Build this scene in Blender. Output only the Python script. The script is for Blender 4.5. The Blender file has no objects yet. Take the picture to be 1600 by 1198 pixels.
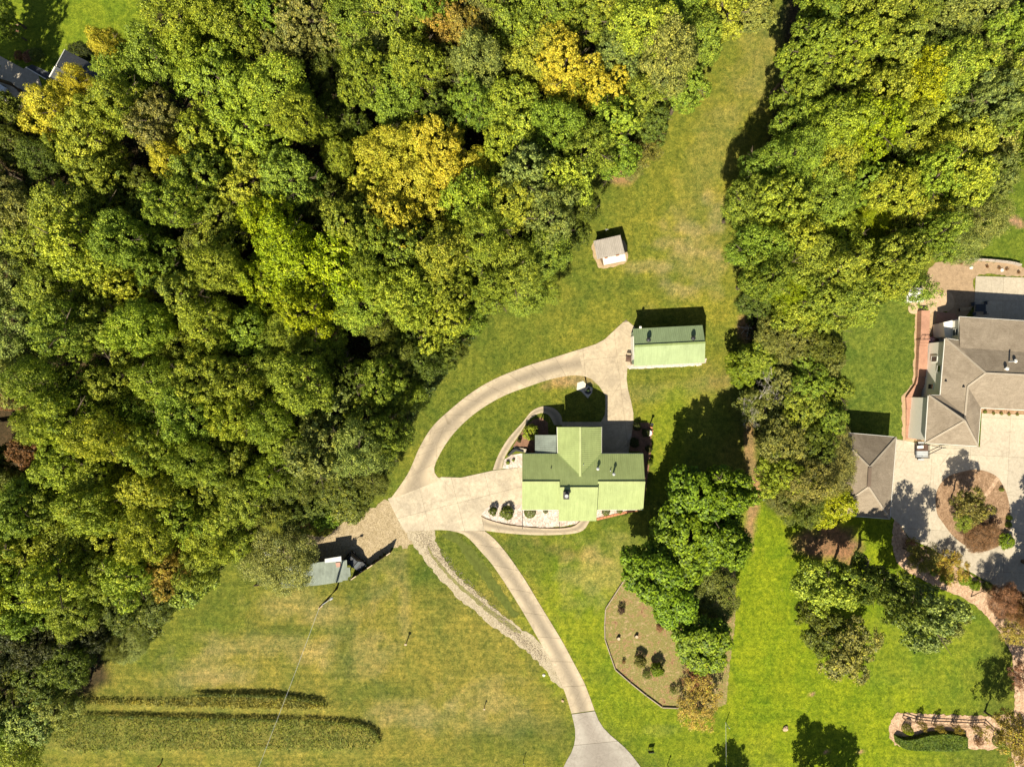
import bpy, bmesh, math, random
import numpy as np
from mathutils import Vector, Matrix
from mathutils.geometry import tessellate_polygon

S = bpy.context.scene
C = S.collection
rnd = random.Random(7)
rng = np.random.default_rng(7)

# ---------------------------------------------------------------- camera
H = 111.0                                   # flying height
cam_d = bpy.data.cameras.new('camera')
cam_d.sensor_width = 36.0
cam_d.lens = 36.0 * H / 160.0               # 160 m of ground across the frame
cam_d.clip_start = 0.5
cam_d.clip_end = 5000
cam = bpy.data.objects.new('camera', cam_d)
cam.location = (0, 0, H)
C.objects.link(cam)
S.camera = cam
# ---------------------------------------------------------------- light
ELEV = math.radians(48.5)
SUNV = Vector((-0.335 * math.cos(ELEV), -0.942 * math.cos(ELEV), math.sin(ELEV))).normalized()
w = bpy.data.worlds.new('World'); S.world = w; w.use_nodes = True
nt = w.node_tree; bg = nt.nodes['Background']
sky = nt.nodes.new('ShaderNodeTexSky'); sky.sky_type = 'NISHITA'; sky.sun_disc = False
sky.sun_elevation = ELEV
sky.sun_rotation = math.atan2(SUNV.x, SUNV.y)
nt.links.new(sky.outputs[0], bg.inputs[0]); bg.inputs[1].default_value = 0.05
sl = bpy.data.lights.new('sun', 'SUN'); sl.energy = 5.0; sl.angle = math.radians(0.5); sl.color = (1.0, 0.925, 0.74)
sun = bpy.data.objects.new('sun', sl); C.objects.link(sun)
sun.rotation_euler = SUNV.to_track_quat('Z', 'Y').to_euler(); sun.location = (-30, -90, 120)
S.view_settings.view_transform = 'Standard'; S.view_settings.look = 'None'
S.view_settings.exposure = 0.97; S.view_settings.gamma = 1.0
S.view_settings.use_curve_mapping = False
S.cycles.max_bounces = 5; S.cycles.diffuse_bounces = 2; S.cycles.transmission_bounces = 3

# ---------------------------------------------------------------- helpers
def P(px, py, z=0.0):
    """surveyed position: photo pixel + height above ground -> metres"""
    s = 0.1 * (H - z) / H
    return Vector(((px - 800) * s, (599 - py) * s, z))

def newmat(name, rough=0.8, spec=0.3):
    m = bpy.data.materials.new(name); m.use_nodes = True
    b = m.node_tree.nodes['Principled BSDF']
    b.inputs['Roughness'].default_value = rough
    b.inputs['Specular IOR Level'].default_value = spec
    return m, m.node_tree, b

def N(nt, kind, **kw):
    n = nt.nodes.new(kind)
    for k, v in kw.items():
        if k in n.inputs: n.inputs[k].default_value = v
        else: setattr(n, k, v)
    return n

def noise(nt, scale, detail=4, rough=0.6, vec=None, dist=0.0):
    n = N(nt, 'ShaderNodeTexNoise', Scale=scale, Detail=detail, Roughness=rough, Distortion=dist)
    if vec is not None: nt.links.new(vec, n.inputs['Vector'])
    return n.outputs['Fac']

def ramp(nt, fac, a, b, ca=(0, 0, 0, 1), cb=(1, 1, 1, 1)):
    r = N(nt, 'ShaderNodeValToRGB'); e = r.color_ramp.elements
    e[0].position = a; e[1].position = b; e[0].color = ca; e[1].color = cb
    nt.links.new(fac, r.inputs[0]); return r.outputs[0]

def mix(nt, fac, a, b, mode='MIX'):
    m = N(nt, 'ShaderNodeMix', data_type='RGBA', blend_type=mode)
    for s, v in ((m.inputs[0], fac), (m.inputs[6], a), (m.inputs[7], b)):
        if hasattr(v, 'is_linked') or isinstance(v, bpy.types.NodeSocket): nt.links.new(v, s)
        elif isinstance(v, (int, float)): s.default_value = v
        else: s.default_value = (*v, 1) if len(v) == 3 else v
    return m.outputs[2]

def math_(nt, op, a, b=None):
    m = N(nt, 'ShaderNodeMath', operation=op)
    for i, v in enumerate((a, b)):
        if v is None: continue
        if isinstance(v, bpy.types.NodeSocket): nt.links.new(v, m.inputs[i])
        else: m.inputs[i].default_value = v
    return m.outputs[0]

def bump(nt, b, fac, strength, dist=0.05):
    bn = N(nt, 'ShaderNodeBump', Strength=strength, Distance=dist)
    nt.links.new(fac, bn.inputs['Height']); nt.links.new(bn.outputs[0], b.inputs['Normal'])

def geo_pos(nt): return nt.nodes.new('ShaderNodeNewGeometry').outputs['Position']

def simple(name, col, rough=0.7, spec=0.3, var=0.25, scale=1.5, metal=0.0, bmp=0.15, fine=12):
    m, nt, b = newmat(name, rough, spec)
    pos = geo_pos(nt)
    f = noise(nt, scale, 5, 0.65, pos)
    g = noise(nt, fine, 3, 0.7, pos)
    f2 = math_(nt, 'MULTIPLY', math_(nt, 'ADD', f, g), 0.5)
    d = tuple(c * (1 - var) for c in col); l = tuple(min(1, c * (1 + var)) for c in col)
    c = ramp(nt, f2, 0.35, 0.65, (*d, 1), (*l, 1))
    nt.links.new(c, b.inputs['Base Color']); b.inputs['Metallic'].default_value = metal
    if bmp: bump(nt, b, g, bmp, 0.03)
    return m

def tag(o, label=None, cat=None, group=None, kind=None):
    if label: o['label'] = label
    if cat: o['category'] = cat
    if group: o['group'] = group
    if kind: o['kind'] = kind
    return o

def empty(name, loc, label, cat, group=None, rz=0.0):
    o = bpy.data.objects.new(name, None); o.location = loc; o.rotation_euler.z = rz
    o.empty_display_size = 0.3
    C.objects.link(o); return tag(o, label, cat, group)

class MB:
    def __init__(self): self.v = []; self.f = []; self.mi = []
    def add(self, vs, fs, mi=0):
        k = len(self.v); self.v += [tuple(v) for v in vs]
        self.f += [tuple(i + k for i in f) for f in fs]; self.mi += [mi] * len(fs)
    def box(self, c, s, rz=0.0, M=None, mi=0):
        hx, hy, hz = s[0] / 2, s[1] / 2, s[2] / 2
        vs = [Vector((x, y, z)) for z in (-hz, hz) for y in (-hy, hy) for x in (-hx, hx)]
        if M is not None: vs = [M @ v for v in vs]
        R = Matrix.Rotation(rz, 3, 'Z')
        vs = [R @ v + Vector(c) for v in vs]
        self.add(vs, [(0, 2, 3, 1), (4, 5, 7, 6), (0, 1, 5, 4), (2, 6, 7, 3), (0, 4, 6, 2), (1, 3, 7, 5)], mi)
    def bar(self, a, b, wd, ht, mi=0):
        a, b = Vector(a), Vector(b); d = b - a; L = d.length
        if L < 1e-5: return
        q = d.to_track_quat('X', 'Z').to_matrix()
        self.box((a + b) / 2, (L, wd, ht), 0, q, mi)
    def tube(self, pts, radii, n=8, cap=True, mi=0):
        rings = []; pts = [Vector(p) for p in pts]
        for i, p in enumerate(pts):
            d = (pts[min(i + 1, len(pts) - 1)] - pts[max(i - 1, 0)]).normalized()
            q = d.to_track_quat('Z', 'X').to_matrix()
            r = radii[i] if isinstance(radii, (list, tuple)) else radii
            rings.append([p + q @ Vector((r * math.cos(2 * math.pi * k / n), r * math.sin(2 * math.pi * k / n), 0)) for k in range(n)])
        vs = [v for r in rings for v in r]; fs = []
        for i in range(len(rings) - 1):
            for k in range(n):
                a = i * n + k; b = i * n + (k + 1) % n
                fs.append((a, b, b + n, a + n))
        if cap: fs.append(tuple(reversed(range(n)))); fs.append(tuple((len(rings) - 1) * n + k for k in range(n)))
        self.add(vs, fs, mi)
    def prism(self, poly, z0, z1, mi=0):
        """poly list of (x,y); z1 top, z0 bottom"""
        n = len(poly)
        top = [Vector((p[0], p[1], z1)) for p in poly]; bot = [Vector((p[0], p[1], z0)) for p in poly]
        area = sum(poly[i][0] * poly[(i + 1) % n][1] - poly[(i + 1) % n][0] * poly[i][1] for i in range(n))
        tris = tessellate_polygon([[v.copy() for v in top]])
        fs = []
        for t in tris:
            a, b, c = [top[i] for i in t]
            if (b - a).cross(c - a).z < 0: t = (t[0], t[2], t[1])
            fs.append(tuple(t))
        for i in range(n):
            j = (i + 1) % n
            fs.append((i, n + i, n + j, j) if area > 0 else (j, n + j, n + i, i))
        self.add(top + bot, fs, mi)
    def build(self, name, mats, parent=None, smooth=False):
        me = bpy.data.meshes.new(name); me.from_pydata(self.v, [], self.f); 
        for m in (mats if isinstance(mats, (list, tuple)) else [mats]): me.materials.append(m)
        if any(self.mi): me.polygons.foreach_set('material_index', self.mi)
        if smooth: me.polygons.foreach_set('use_smooth', [True] * len(me.polygons))
        me.update()
        o = bpy.data.objects.new(name, me); C.objects.link(o)
        if parent is not None:
            o.parent = parent
            if parent.type == 'EMPTY' or True:
                bpy_m = parent_matrix(parent).inverted(); o.matrix_parent_inverse = bpy_m
        return o

def parent_matrix(o):
    m = Matrix.LocRotScale(o.location, o.rotation_euler, o.scale)
    if o.parent: m = parent_matrix(o.parent) @ o.matrix_parent_inverse @ m
    return m

def smooth_closed(pts, sub=5):
    n = len(pts); out = []
    for i in range(n):
        p0, p1, p2, p3 = [np.array(pts[(i + k - 1) % n], float) for k in range(4)]
        for s in range(sub):
            t = s / sub
            out.append(tuple(0.5 * ((2 * p1) + (-p0 + p2) * t + (2 * p0 - 5 * p1 + 4 * p2 - p3) * t * t + (-p0 + 3 * p1 - 3 * p2 + p3) * t ** 3)))
    return out

def smooth_open(pts, sub=6):
    pts = [np.array(p, float) for p in pts]
    ext = [2 * pts[0] - pts[1]] + pts + [2 * pts[-1] - pts[-2]]; out = []
    for i in range(1, len(ext) - 2):
        p0, p1, p2, p3 = ext[i - 1:i + 3]
        for s in range(sub):
            t = s / sub
            out.append(0.5 * ((2 * p1) + (-p0 + p2) * t + (2 * p0 - 5 * p1 + 4 * p2 - p3) * t * t + (-p0 + 3 * p1 - 3 * p2 + p3) * t ** 3))
    out.append(pts[-1]); return np.array(out)

def resample(poly, n):
    poly = np.asarray(poly, float); d = np.r_[0, np.cumsum(np.hypot(*np.diff(poly, axis=0).T))]
    t = np.linspace(0, d[-1], n)
    return np.c_[np.interp(t, d, poly[:, 0]), np.interp(t, d, poly[:, 1])]

def gxy(pts): return [tuple(P(x, y).xy) for x, y in pts]

def dedupe(poly, eps=0.01):
    out = []
    for p in poly:
        if not out or math.dist(p, out[-1]) > eps: out.append(p)
    if len(out) > 1 and math.dist(out[0], out[-1]) < eps: out.pop()
    return out

def jitter(poly, amt, step=0.35):
    """rough natural edge"""
    out = []
    n = len(poly)
    for i in range(n):
        a = np.array(poly[i]); b = np.array(poly[(i + 1) % n]); L = np.hypot(*(b - a)); k = max(1, int(L / step))
        nrm = np.array([-(b - a)[1], (b - a)[0]]) / max(L, 1e-6)
        for s in range(k):
            out.append(tuple(a + (b - a) * s / k + nrm * rnd.uniform(-amt, amt)))
    return out

def sheet(name, pts, z, mat, smooth=True, kind='structure', parent=None, edge=0.0, thick=None):
    poly = gxy(smooth_closed(pts) if smooth else pts)
    if edge: poly = jitter(poly, edge)
    mb = MB(); mb.prism(dedupe(poly), z - (thick if thick else z + 0.05), z, 0)
    o = mb.build(name, mat, parent)
    if kind and parent is None: o['kind'] = kind
    return o

# ---------------------------------------------------------------- value noise in numpy for the ground's own colour patches
def vnoise(x, y, scale, seed):
    r = np.random.default_rng(seed).random((256, 256))
    u = x / scale; v = y / scale
    i = np.floor(u).astype(int); j = np.floor(v).astype(int); fu = u - i; fv = v - j
    fu = fu * fu * (3 - 2 * fu); fv = fv * fv * (3 - 2 * fv)
    g = lambda a, b: r[a % 256, b % 256]
    return (g(i, j) * (1 - fu) + g(i + 1, j) * fu) * (1 - fv) + (g(i, j + 1) * (1 - fu) + g(i + 1, j + 1) * fu) * fv
def fbm(x, y, scale, seed):
    return (vnoise(x, y, scale, seed) + .5 * vnoise(x, y, scale / 2.1, seed + 1) + .25 * vnoise(x, y, scale / 4.3, seed + 2)) / 1.75

# ================================================================ GROUND
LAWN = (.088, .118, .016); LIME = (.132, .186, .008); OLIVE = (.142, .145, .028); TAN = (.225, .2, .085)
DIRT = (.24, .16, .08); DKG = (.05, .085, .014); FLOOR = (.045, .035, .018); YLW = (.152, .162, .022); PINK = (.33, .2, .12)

WOOD_L = [(250, 70), (290, -60), (1170, -120), (1120, 60), (1010, 200), (930, 260), (880, 350), (800, 440), (740, 520), (650, 640), (590, 740), (500, 790), (390, 830), (330, 900), (250, 930), (160, 1010), (130, 1090), (-400, 1200), (-400, 200), (60, 190), (180, 140)]
WOOD_R = [(1290, -100), (1225, 120), (1185, 300), (1170, 480), (1170, 560), (1190, 700), (1200, 790), (1290, 800), (1310, 700), (1270, 620), (1310, 480), (1400, 420), (1500, 370), (1540, 250), (1900, 200), (1900, -100)]
def inside_poly(poly, x, y):
    c = False
    for i in range(len(poly)):
        (x1, y1), (x2, y2) = poly[i], poly[(i + 1) % len(poly)]
        if (y1 > y) != (y2 > y) and x < (x2 - x1) * (y - y1) / (y2 - y1) + x1: c = not c
    return c
def make_ground():
    gx = np.arange(-112, 112.01, 0.5); gy = np.arange(-88, 88.01, 0.5)
    X, Y = np.meshgrid(gx, gy); px = X * 10 + 800; py = 599 - Y * 10
    n1 = fbm(px, py, 60, 3); n2 = fbm(px, py, 22, 9); n3 = fbm(px, py, 120, 21)
    col = np.empty(X.shape + (4,)); col[..., :3] = LAWN; col[..., 3] = 0.3
    def put(m, c, st=None):
        for k in range(3): col[..., k] = col[..., k] * (1 - m) + c[k] * m
        if st is not None: col[..., 3] = col[..., 3] * (1 - m) + st * m
    def ell(cx, cy, rx, ry, ang=0, soft=0.5, warp=0.5):
        a = math.radians(ang); dx = px - cx; dy = py - cy
        u = (dx * math.cos(a) + dy * math.sin(a)) / rx; v = (-dx * math.sin(a) + dy * math.cos(a)) / ry
        d = np.sqrt(u * u + v * v) + (n2 - .5) * warp * 2
        return np.clip((1 + soft / 2 - d) / soft, 0, 1)
    put(np.clip((n3 - .42) * 4, 0, 1) * .5, YLW)
    put(ell(470, 1040, 430, 190, -5), OLIVE, 1.0)
    put(ell(760, 1010, 190, 200, 40), OLIVE, .8)
    put(ell(300, 960, 150, 70, -40) * .8, LAWN, .8)
    put(ell(700, 860, 100, 60, 0) * .8, LAWN)
    for a in ((330, 1045, 60, 22), (420, 1010, 90, 18), (560, 1020, 50, 30), (700, 1120, 80, 22), (610, 890, 16, 55), (630, 930, 10, 60),
              (585, 905, 8, 60), (470, 945, 60, 18), (760, 1090, 60, 25), (300, 1060, 60, 12), (640, 1110, 50, 20), (520, 960, 30, 20), (810, 1130, 50, 18)):
        put(ell(*a, 0, .9, 1.1) * .36, TAN)
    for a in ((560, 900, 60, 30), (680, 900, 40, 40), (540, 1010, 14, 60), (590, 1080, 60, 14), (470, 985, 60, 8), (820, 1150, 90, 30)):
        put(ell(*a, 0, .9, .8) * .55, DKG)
    # meadow strip running up between the woods
    put(ell(1060, 420, 130, 330, 18, .6, .3) * .6, YLW, .4)
    put(ell(1110, 260, 30, 200, 22, .9, .8) * .18, TAN)
    put(ell(1090, 400, 40, 50, 0, .9, 1.2) * .4, TAN)
    put(ell(1200, 90, 30, 100, 30, .9, .8) * .2, TAN)
    put(ell(1110, 598, 50, 12, -12, .9, .8) * .3, DIRT)
    put(ell(1040, 610, 60, 16, -8, .9, .7) * .4, TAN)
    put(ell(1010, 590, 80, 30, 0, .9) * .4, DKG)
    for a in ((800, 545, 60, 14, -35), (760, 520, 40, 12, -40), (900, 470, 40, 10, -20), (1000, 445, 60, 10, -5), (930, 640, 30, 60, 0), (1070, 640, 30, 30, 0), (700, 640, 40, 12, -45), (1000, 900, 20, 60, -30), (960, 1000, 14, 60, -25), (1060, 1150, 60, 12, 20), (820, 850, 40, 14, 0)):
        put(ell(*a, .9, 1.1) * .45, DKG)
    for a in ((1040, 380, 30, 10, 0), (1090, 360, 40, 8, 5), (1100, 395, 30, 6, 10), (1010, 415, 30, 8, 0), (1060, 450, 25, 8, 0), (1120, 330, 20, 30, 0), (960, 880, 20, 10, 10), (900, 845, 20, 8, 0), (1030, 1140, 20, 6, 0)):
        put(ell(*a, .9, 1.3) * .5, TAN)
    put(ell(1060, 680, 60, 90, 10, .7, .6) * .55, LIME)
    put(ell(720, 560, 190, 60, -40, .6) * .7, LAWN)
    put(ell(770, 700, 110, 50, -38, .6) * .7, LAWN)
    put(ell(885, 592, 45, 9, 4, .8, .8) * .9, TAN); put(ell(870, 598, 40, 8, -8, .8, .8) * .5, DIRT)
    put(ell(965, 272, 30, 12, 0, .8, .8) * .9, DIRT)
    # lawn under the house, bright
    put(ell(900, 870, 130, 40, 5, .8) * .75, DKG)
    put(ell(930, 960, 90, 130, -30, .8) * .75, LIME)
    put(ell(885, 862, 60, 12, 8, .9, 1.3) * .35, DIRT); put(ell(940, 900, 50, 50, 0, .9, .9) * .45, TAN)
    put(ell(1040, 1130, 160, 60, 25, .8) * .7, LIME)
    # neighbour's bright lawn
    put(ell(1310, 1010, 210, 240, 0, .4, .15), LIME, .55)
    put(ell(1180, 900, 60, 140, 0, .6, .2), LIME)
    put(ell(1460, 1020, 110, 90, 20, .6, .5) * .6, (.11, .155, .016))
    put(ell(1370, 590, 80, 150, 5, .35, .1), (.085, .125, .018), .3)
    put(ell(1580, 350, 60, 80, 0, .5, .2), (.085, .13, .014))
    put(ell(110, 60, 190, 110, -10, .35, .15), (.12, .17, .012), .4)
    put(ell(1269, 1083, 4, 3, 0, .8), PINK); put(ell(1345, 1175, 4, 2, 0, .8), PINK); put(ell(1291, 1174, 4, 3, 0, .8), PINK)
    put(ell(1587, 346, 14, 7, 30, .6), PINK)
    # forest floors
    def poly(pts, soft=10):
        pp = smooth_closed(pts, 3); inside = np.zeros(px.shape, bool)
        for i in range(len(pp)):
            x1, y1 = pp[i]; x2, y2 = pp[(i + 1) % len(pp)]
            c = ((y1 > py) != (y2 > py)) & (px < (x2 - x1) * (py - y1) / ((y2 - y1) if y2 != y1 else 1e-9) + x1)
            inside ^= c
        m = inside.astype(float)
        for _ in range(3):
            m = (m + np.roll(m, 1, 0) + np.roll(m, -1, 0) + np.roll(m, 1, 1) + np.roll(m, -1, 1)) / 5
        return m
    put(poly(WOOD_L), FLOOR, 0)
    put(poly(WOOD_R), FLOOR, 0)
    put(poly([(1085, 560), (1165, 640), (1180, 790), (1150, 860), (1130, 1040), (1080, 1080), (1000, 960), (1010, 860), (1060, 780)]) * .12, DIRT)
    put(ell(1175, 800, 10, 60, 5, .6, .6) * .9, DIRT); put(ell(1172, 690, 8, 40, 0, .6, .6) * .8, DIRT)
    put(ell(1165, 510, 14, 18, 0, .6, .6) * .9, DIRT)
    put(ell(1300, 850, 50, 28, 0, .5, .5) * .9, (.2, .11, .07))
    z = np.zeros(X.shape)
    def swell(pts, h):
        return poly(pts) * h
    z += 0.3 * poly([(200, 1090), (290, 1088), (340, 1083), (440, 1085), (505, 1096), (510, 1106), (400, 1107), (290, 1104), (200, 1100)])
    z += 0.3 * poly([(60, 1118), (230, 1119), (350, 1122), (480, 1124), (560, 1130), (592, 1146), (590, 1164), (500, 1172), (250, 1172), (60, 1170)])
    put(np.clip(z * 3, 0, 1) * .6, (.125, .135, .035), .6)
    nv, nu = X.shape
    verts = np.c_[X.ravel(), Y.ravel(), z.ravel()]
    idx = np.arange(nv * nu).reshape(nv, nu)
    faces = np.stack([idx[:-1, :-1], idx[:-1, 1:], idx[1:, 1:], idx[1:, :-1]], -1).reshape(-1, 4)
    me = bpy.data.meshes.new('ground')
    me.vertices.add(len(verts)); me.vertices.foreach_set('co', verts.ravel())
    me.loops.add(faces.size); me.loops.foreach_set('vertex_index', faces.ravel().astype(np.int32))
    me.polygons.add(len(faces)); me.polygons.foreach_set('loop_start', np.arange(0, faces.size, 4, dtype=np.int32))
    me.polygons.foreach_set('loop_total', np.full(len(faces), 4, np.int32))
    me.polygons.foreach_set('use_smooth', np.ones(len(faces), bool))
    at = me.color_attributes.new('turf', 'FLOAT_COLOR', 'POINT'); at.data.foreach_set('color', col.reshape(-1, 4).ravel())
    me.update(); me.validate()
    m, nt, b = newmat('turf', 0.95, 0.1)
    a = N(nt, 'ShaderNodeVertexColor', layer_name='turf'); pos = geo_pos(nt)
    big = noise(nt, 0.22, 6, .7, pos, .6); med = noise(nt, 1.3, 5, .75, pos, .4); fin = noise(nt, 6.5, 4, .8, pos)
    mp = N(nt, 'ShaderNodeMapping'); mp.inputs['Scale'].default_value = (.12, 1.7, 1); nt.links.new(pos, mp.inputs[0]); mp.inputs['Rotation'].default_value = (0, 0, .03)
    st = noise(nt, 1.0, 4, .7, mp.outputs[0], .5)
    mp2 = N(nt, 'ShaderNodeMapping'); mp2.inputs['Scale'].default_value = (.9, .22, 1); mp2.inputs['Rotation'].default_value = (0, 0, .65); nt.links.new(pos, mp2.inputs[0])
    st2 = noise(nt, 1.0, 3, .7, mp2.outputs[0], .5)
    v = ramp(nt, med, .3, .72, (.46, .55, .5, 1), (1.62, 1.45, 1.4, 1))
    c = mix(nt, 1.0, a.outputs[0], v, 'MULTIPLY')
    v = ramp(nt, fin, .32, .68, (.55, .58, .55, 1), (1.5, 1.45, 1.5, 1)); c = mix(nt, 1.0, c, v, 'MULTIPLY')
    v = ramp(nt, big, .33, .66, (.72, .82, .8, 1), (1.3, 1.15, 1.1, 1)); c = mix(nt, 1.0, c, v, 'MULTIPLY')
    v = ramp(nt, st, .33, .66, (.78, .81, .8, 1), (1.22, 1.18, 1.18, 1)); c = mix(nt, a.outputs[1], c, mix(nt, 1.0, c, v, 'MULTIPLY'))
    v = ramp(nt, st2, .33, .66, (.9, .9, .9, 1), (1.12, 1.1, 1.08, 1)); c = mix(nt, 1.0, c, v, 'MULTIPLY')
    mot = noise(nt, 3.1, 6, .85, pos, 1.0)
    c = mix(nt, 1.0, c, ramp(nt, mot, .36, .62, (.55, .62, .6, 1), (1.42, 1.34, 1.4, 1)), 'MULTIPLY')
    wd = ramp(nt, noise(nt, .75, 5, .8, pos, 1.2), .56, .66); c = mix(nt, math_(nt, 'MULTIPLY', wd, .45), c, mix(nt, 1.0, c, (.55, .72, .6), 'MULTIPLY'))
    spot = ramp(nt, noise(nt, 2.6, 3, .6, pos, .8), .66, .74)
    c = mix(nt, math_(nt, 'MULTIPLY', spot, math_(nt, 'ADD', math_(nt, 'MULTIPLY', a.outputs[1], .35), .1)), c, (.3, .25, .13))
    nt.links.new(c, b.inputs['Base Color'])
    bump(nt, b, math_(nt, 'ADD', med, fin), .8, .12)
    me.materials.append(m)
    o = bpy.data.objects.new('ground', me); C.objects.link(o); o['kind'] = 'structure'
    # countryside beyond
    far = simple('far_turf', (.07, .09, .016), .95, .1, .4, .05, fine=1.0)
    mb = MB(); R = 1500; x0, x1, y0, y1 = -112, 112, -88, 88
    vs = [(-R, -R, 0), (R, -R, 0), (R, R, 0), (-R, R, 0), (x0, y0, 0), (x1, y0, 0), (x1, y1, 0), (x0, y1, 0)]
    mb.add(vs, [(0, 1, 5, 4), (1, 2, 6, 5), (2, 3, 7, 6), (3, 0, 4, 7)])
    o = mb.build('countryside', far); o['kind'] = 'structure'
make_ground()

# ================================================================ MATERIALS
def concrete(name, col, dark, worn=0.5):
    m, nt, b = newmat(name, .85, .25); pos = geo_pos(nt)
    oi = N(nt, 'ShaderNodeObjectInfo')
    f = noise(nt, .35, 6, .7, pos, .8); g = noise(nt, 2.2, 5, .75, pos, .5); h = noise(nt, 18, 2, .7, pos)
    s = ramp(nt, f, .42, .62); c = mix(nt, math_(nt, 'MULTIPLY', s, worn), col, dark)
    ac = N(nt, 'ShaderNodeAttribute', attribute_name='across')
    e = ramp(nt, math_(nt, 'ADD', ac.outputs['Fac'], math_(nt, 'MULTIPLY', math_(nt, 'SUBTRACT', g, .5), .9)), .35, .85)
    c = mix(nt, math_(nt, 'MULTIPLY', e, .9), c, dark)
    c = mix(nt, 1.0, c, ramp(nt, g, .3, .7, (.8, .79, .77, 1), (1.14, 1.14, 1.14, 1)), 'MULTIPLY')
    c = mix(nt, 1.0, c, ramp(nt, h, .3, .7, (.9, .9, .9, 1), (1.08, 1.08, 1.08, 1)), 'MULTIPLY')
    c = mix(nt, 1.0, c, ramp(nt, oi.outputs['Random'], 0, 1, (.93, .93, .93, 1), (1.06, 1.05, 1.04, 1)), 'MULTIPLY')
    crack = N(nt, 'ShaderNodeTexVoronoi', feature='DISTANCE_TO_EDGE', Scale=.28); nt.links.new(pos, crack.inputs['Vector'])
    cr = ramp(nt, crack.outputs['Distance'], 0, .006, (.6, .58, .55, 1), (1, 1, 1, 1)); c = mix(nt, .6, c, mix(nt, 1.0, c, cr, 'MULTIPLY'))
    nt.links.new(c, b.inputs['Base Color']); bump(nt, b, h, .15, .01); return m
CONC = concrete('old_concrete', (.44, .36, .255), (.24, .198, .145))
CONC2 = concrete('pale_concrete', (.42, .365, .285), (.35, .30, .235), .5)
CONC4 = concrete('bleached_concrete', (.46, .39, .29), (.29, .245, .185), .65)
CONC3 = concrete('grey_concrete', (.33, .30, .26), (.24, .21, .18), .6)
JOINT = simple('joint_filler', (.16, .13, .09), .95, .1)
GRAVEL_M, nt_, b_ = newmat('white_gravel', .95, .1)
def gravelmat(m, nt, b, cols, sc=5):
    pos = geo_pos(nt); v = N(nt, 'ShaderNodeTexVoronoi', Scale=sc); nt.links.new(pos, v.inputs['Vector'])
    f = noise(nt, 1.1, 5, .75, pos, .6)
    c = ramp(nt, f, .27, .72, (*cols[0], 1), (*cols[1], 1))
    bw = N(nt, 'ShaderNodeRGBToBW'); nt.links.new(v.outputs['Color'], bw.inputs[0])
    c = mix(nt, 1.0, c, ramp(nt, bw.outputs[0], .2, .8, (.72, .7, .68, 1), (1.18, 1.18, 1.18, 1)), 'MULTIPLY')
    nt.links.new(c, b.inputs['Base Color']); bump(nt, b, v.outputs['Distance'], .8, .06)
gravelmat(GRAVEL_M, nt_, b_, ((.36, .25, .2), (.6, .55, .5)))
DIRT_M, nt_, b_ = newmat('gravelly_dirt', .95, .1); gravelmat(DIRT_M, nt_, b_, ((.26, .2, .11), (.40, .32, .21)), 8)
ROAD_M, nt_, b_ = newmat('crushed_stone', .95, .1); gravelmat(ROAD_M, nt_, b_, ((.30, .25, .16), (.42, .36, .27)), 9)
MULCH, nt_, b_ = newmat('bark_mulch', .95, .1); gravelmat(MULCH, nt_, b_, ((.17, .10, .055), (.33, .22, .14)), 6)
STRAW, nt_, b_ = newmat('straw_mulch', .95, .1); gravelmat(STRAW, nt_, b_, ((.33, .2, .12), (.5, .36, .25)), 5)
BEDM, nt_, b_ = newmat('patchy_bed_soil', .95, .1)
def bedmat(nt, b):
    pos = geo_pos(nt); f = noise(nt, .7, 8, .85, pos, .3); g = noise(nt, 5, 4, .8, pos)
    r = N(nt, 'ShaderNodeValToRGB'); e = r.color_ramp.elements
    e[0].position = .38; e[0].color = (.12, .06, .03, 1); e[1].position = .6; e[1].color = (.32, .22, .12, 1)
    k = e.new(.5); k.color = (.13, .14, .03, 1); k = e.new(.44); k.color = (.3, .19, .1, 1); nt.links.new(f, r.inputs[0])
    c = mix(nt, 1.0, r.outputs[0], ramp(nt, g, .3, .7, (.6, .6, .6, 1), (1.4, 1.4, 1.4, 1)), 'MULTIPLY')
    nt.links.new(c, b.inputs['Base Color']); bump(nt, b, g, .8, .06)
bedmat(nt_, b_)
BRICK, nt_, b_ = newmat('red_brick_paving', .85, .2)
def brickmat(nt, b):
    pos = geo_pos(nt); t = N(nt, 'ShaderNodeTexBrick', Scale=4.0)
    t.inputs['Color1'].default_value = (.32, .165, .11, 1); t.inputs['Color2'].default_value = (.39, .21, .145, 1); t.inputs['Mortar'].default_value = (.4, .25, .17, 1)
    t.inputs['Mortar Size'].default_value = .012
    nt.links.new(pos, t.inputs['Vector'])
    c = mix(nt, 1.0, t.outputs[0], ramp(nt, noise(nt, .7, 5, .7, pos), .3, .7, (.8, .8, .8, 1), (1.15, 1.15, 1.15, 1)), 'MULTIPLY')
    nt.links.new(c, b.inputs['Base Color']); bump(nt, b, t.outputs['Fac'], -.3, .01)
brickmat(nt_, b_)
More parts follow.
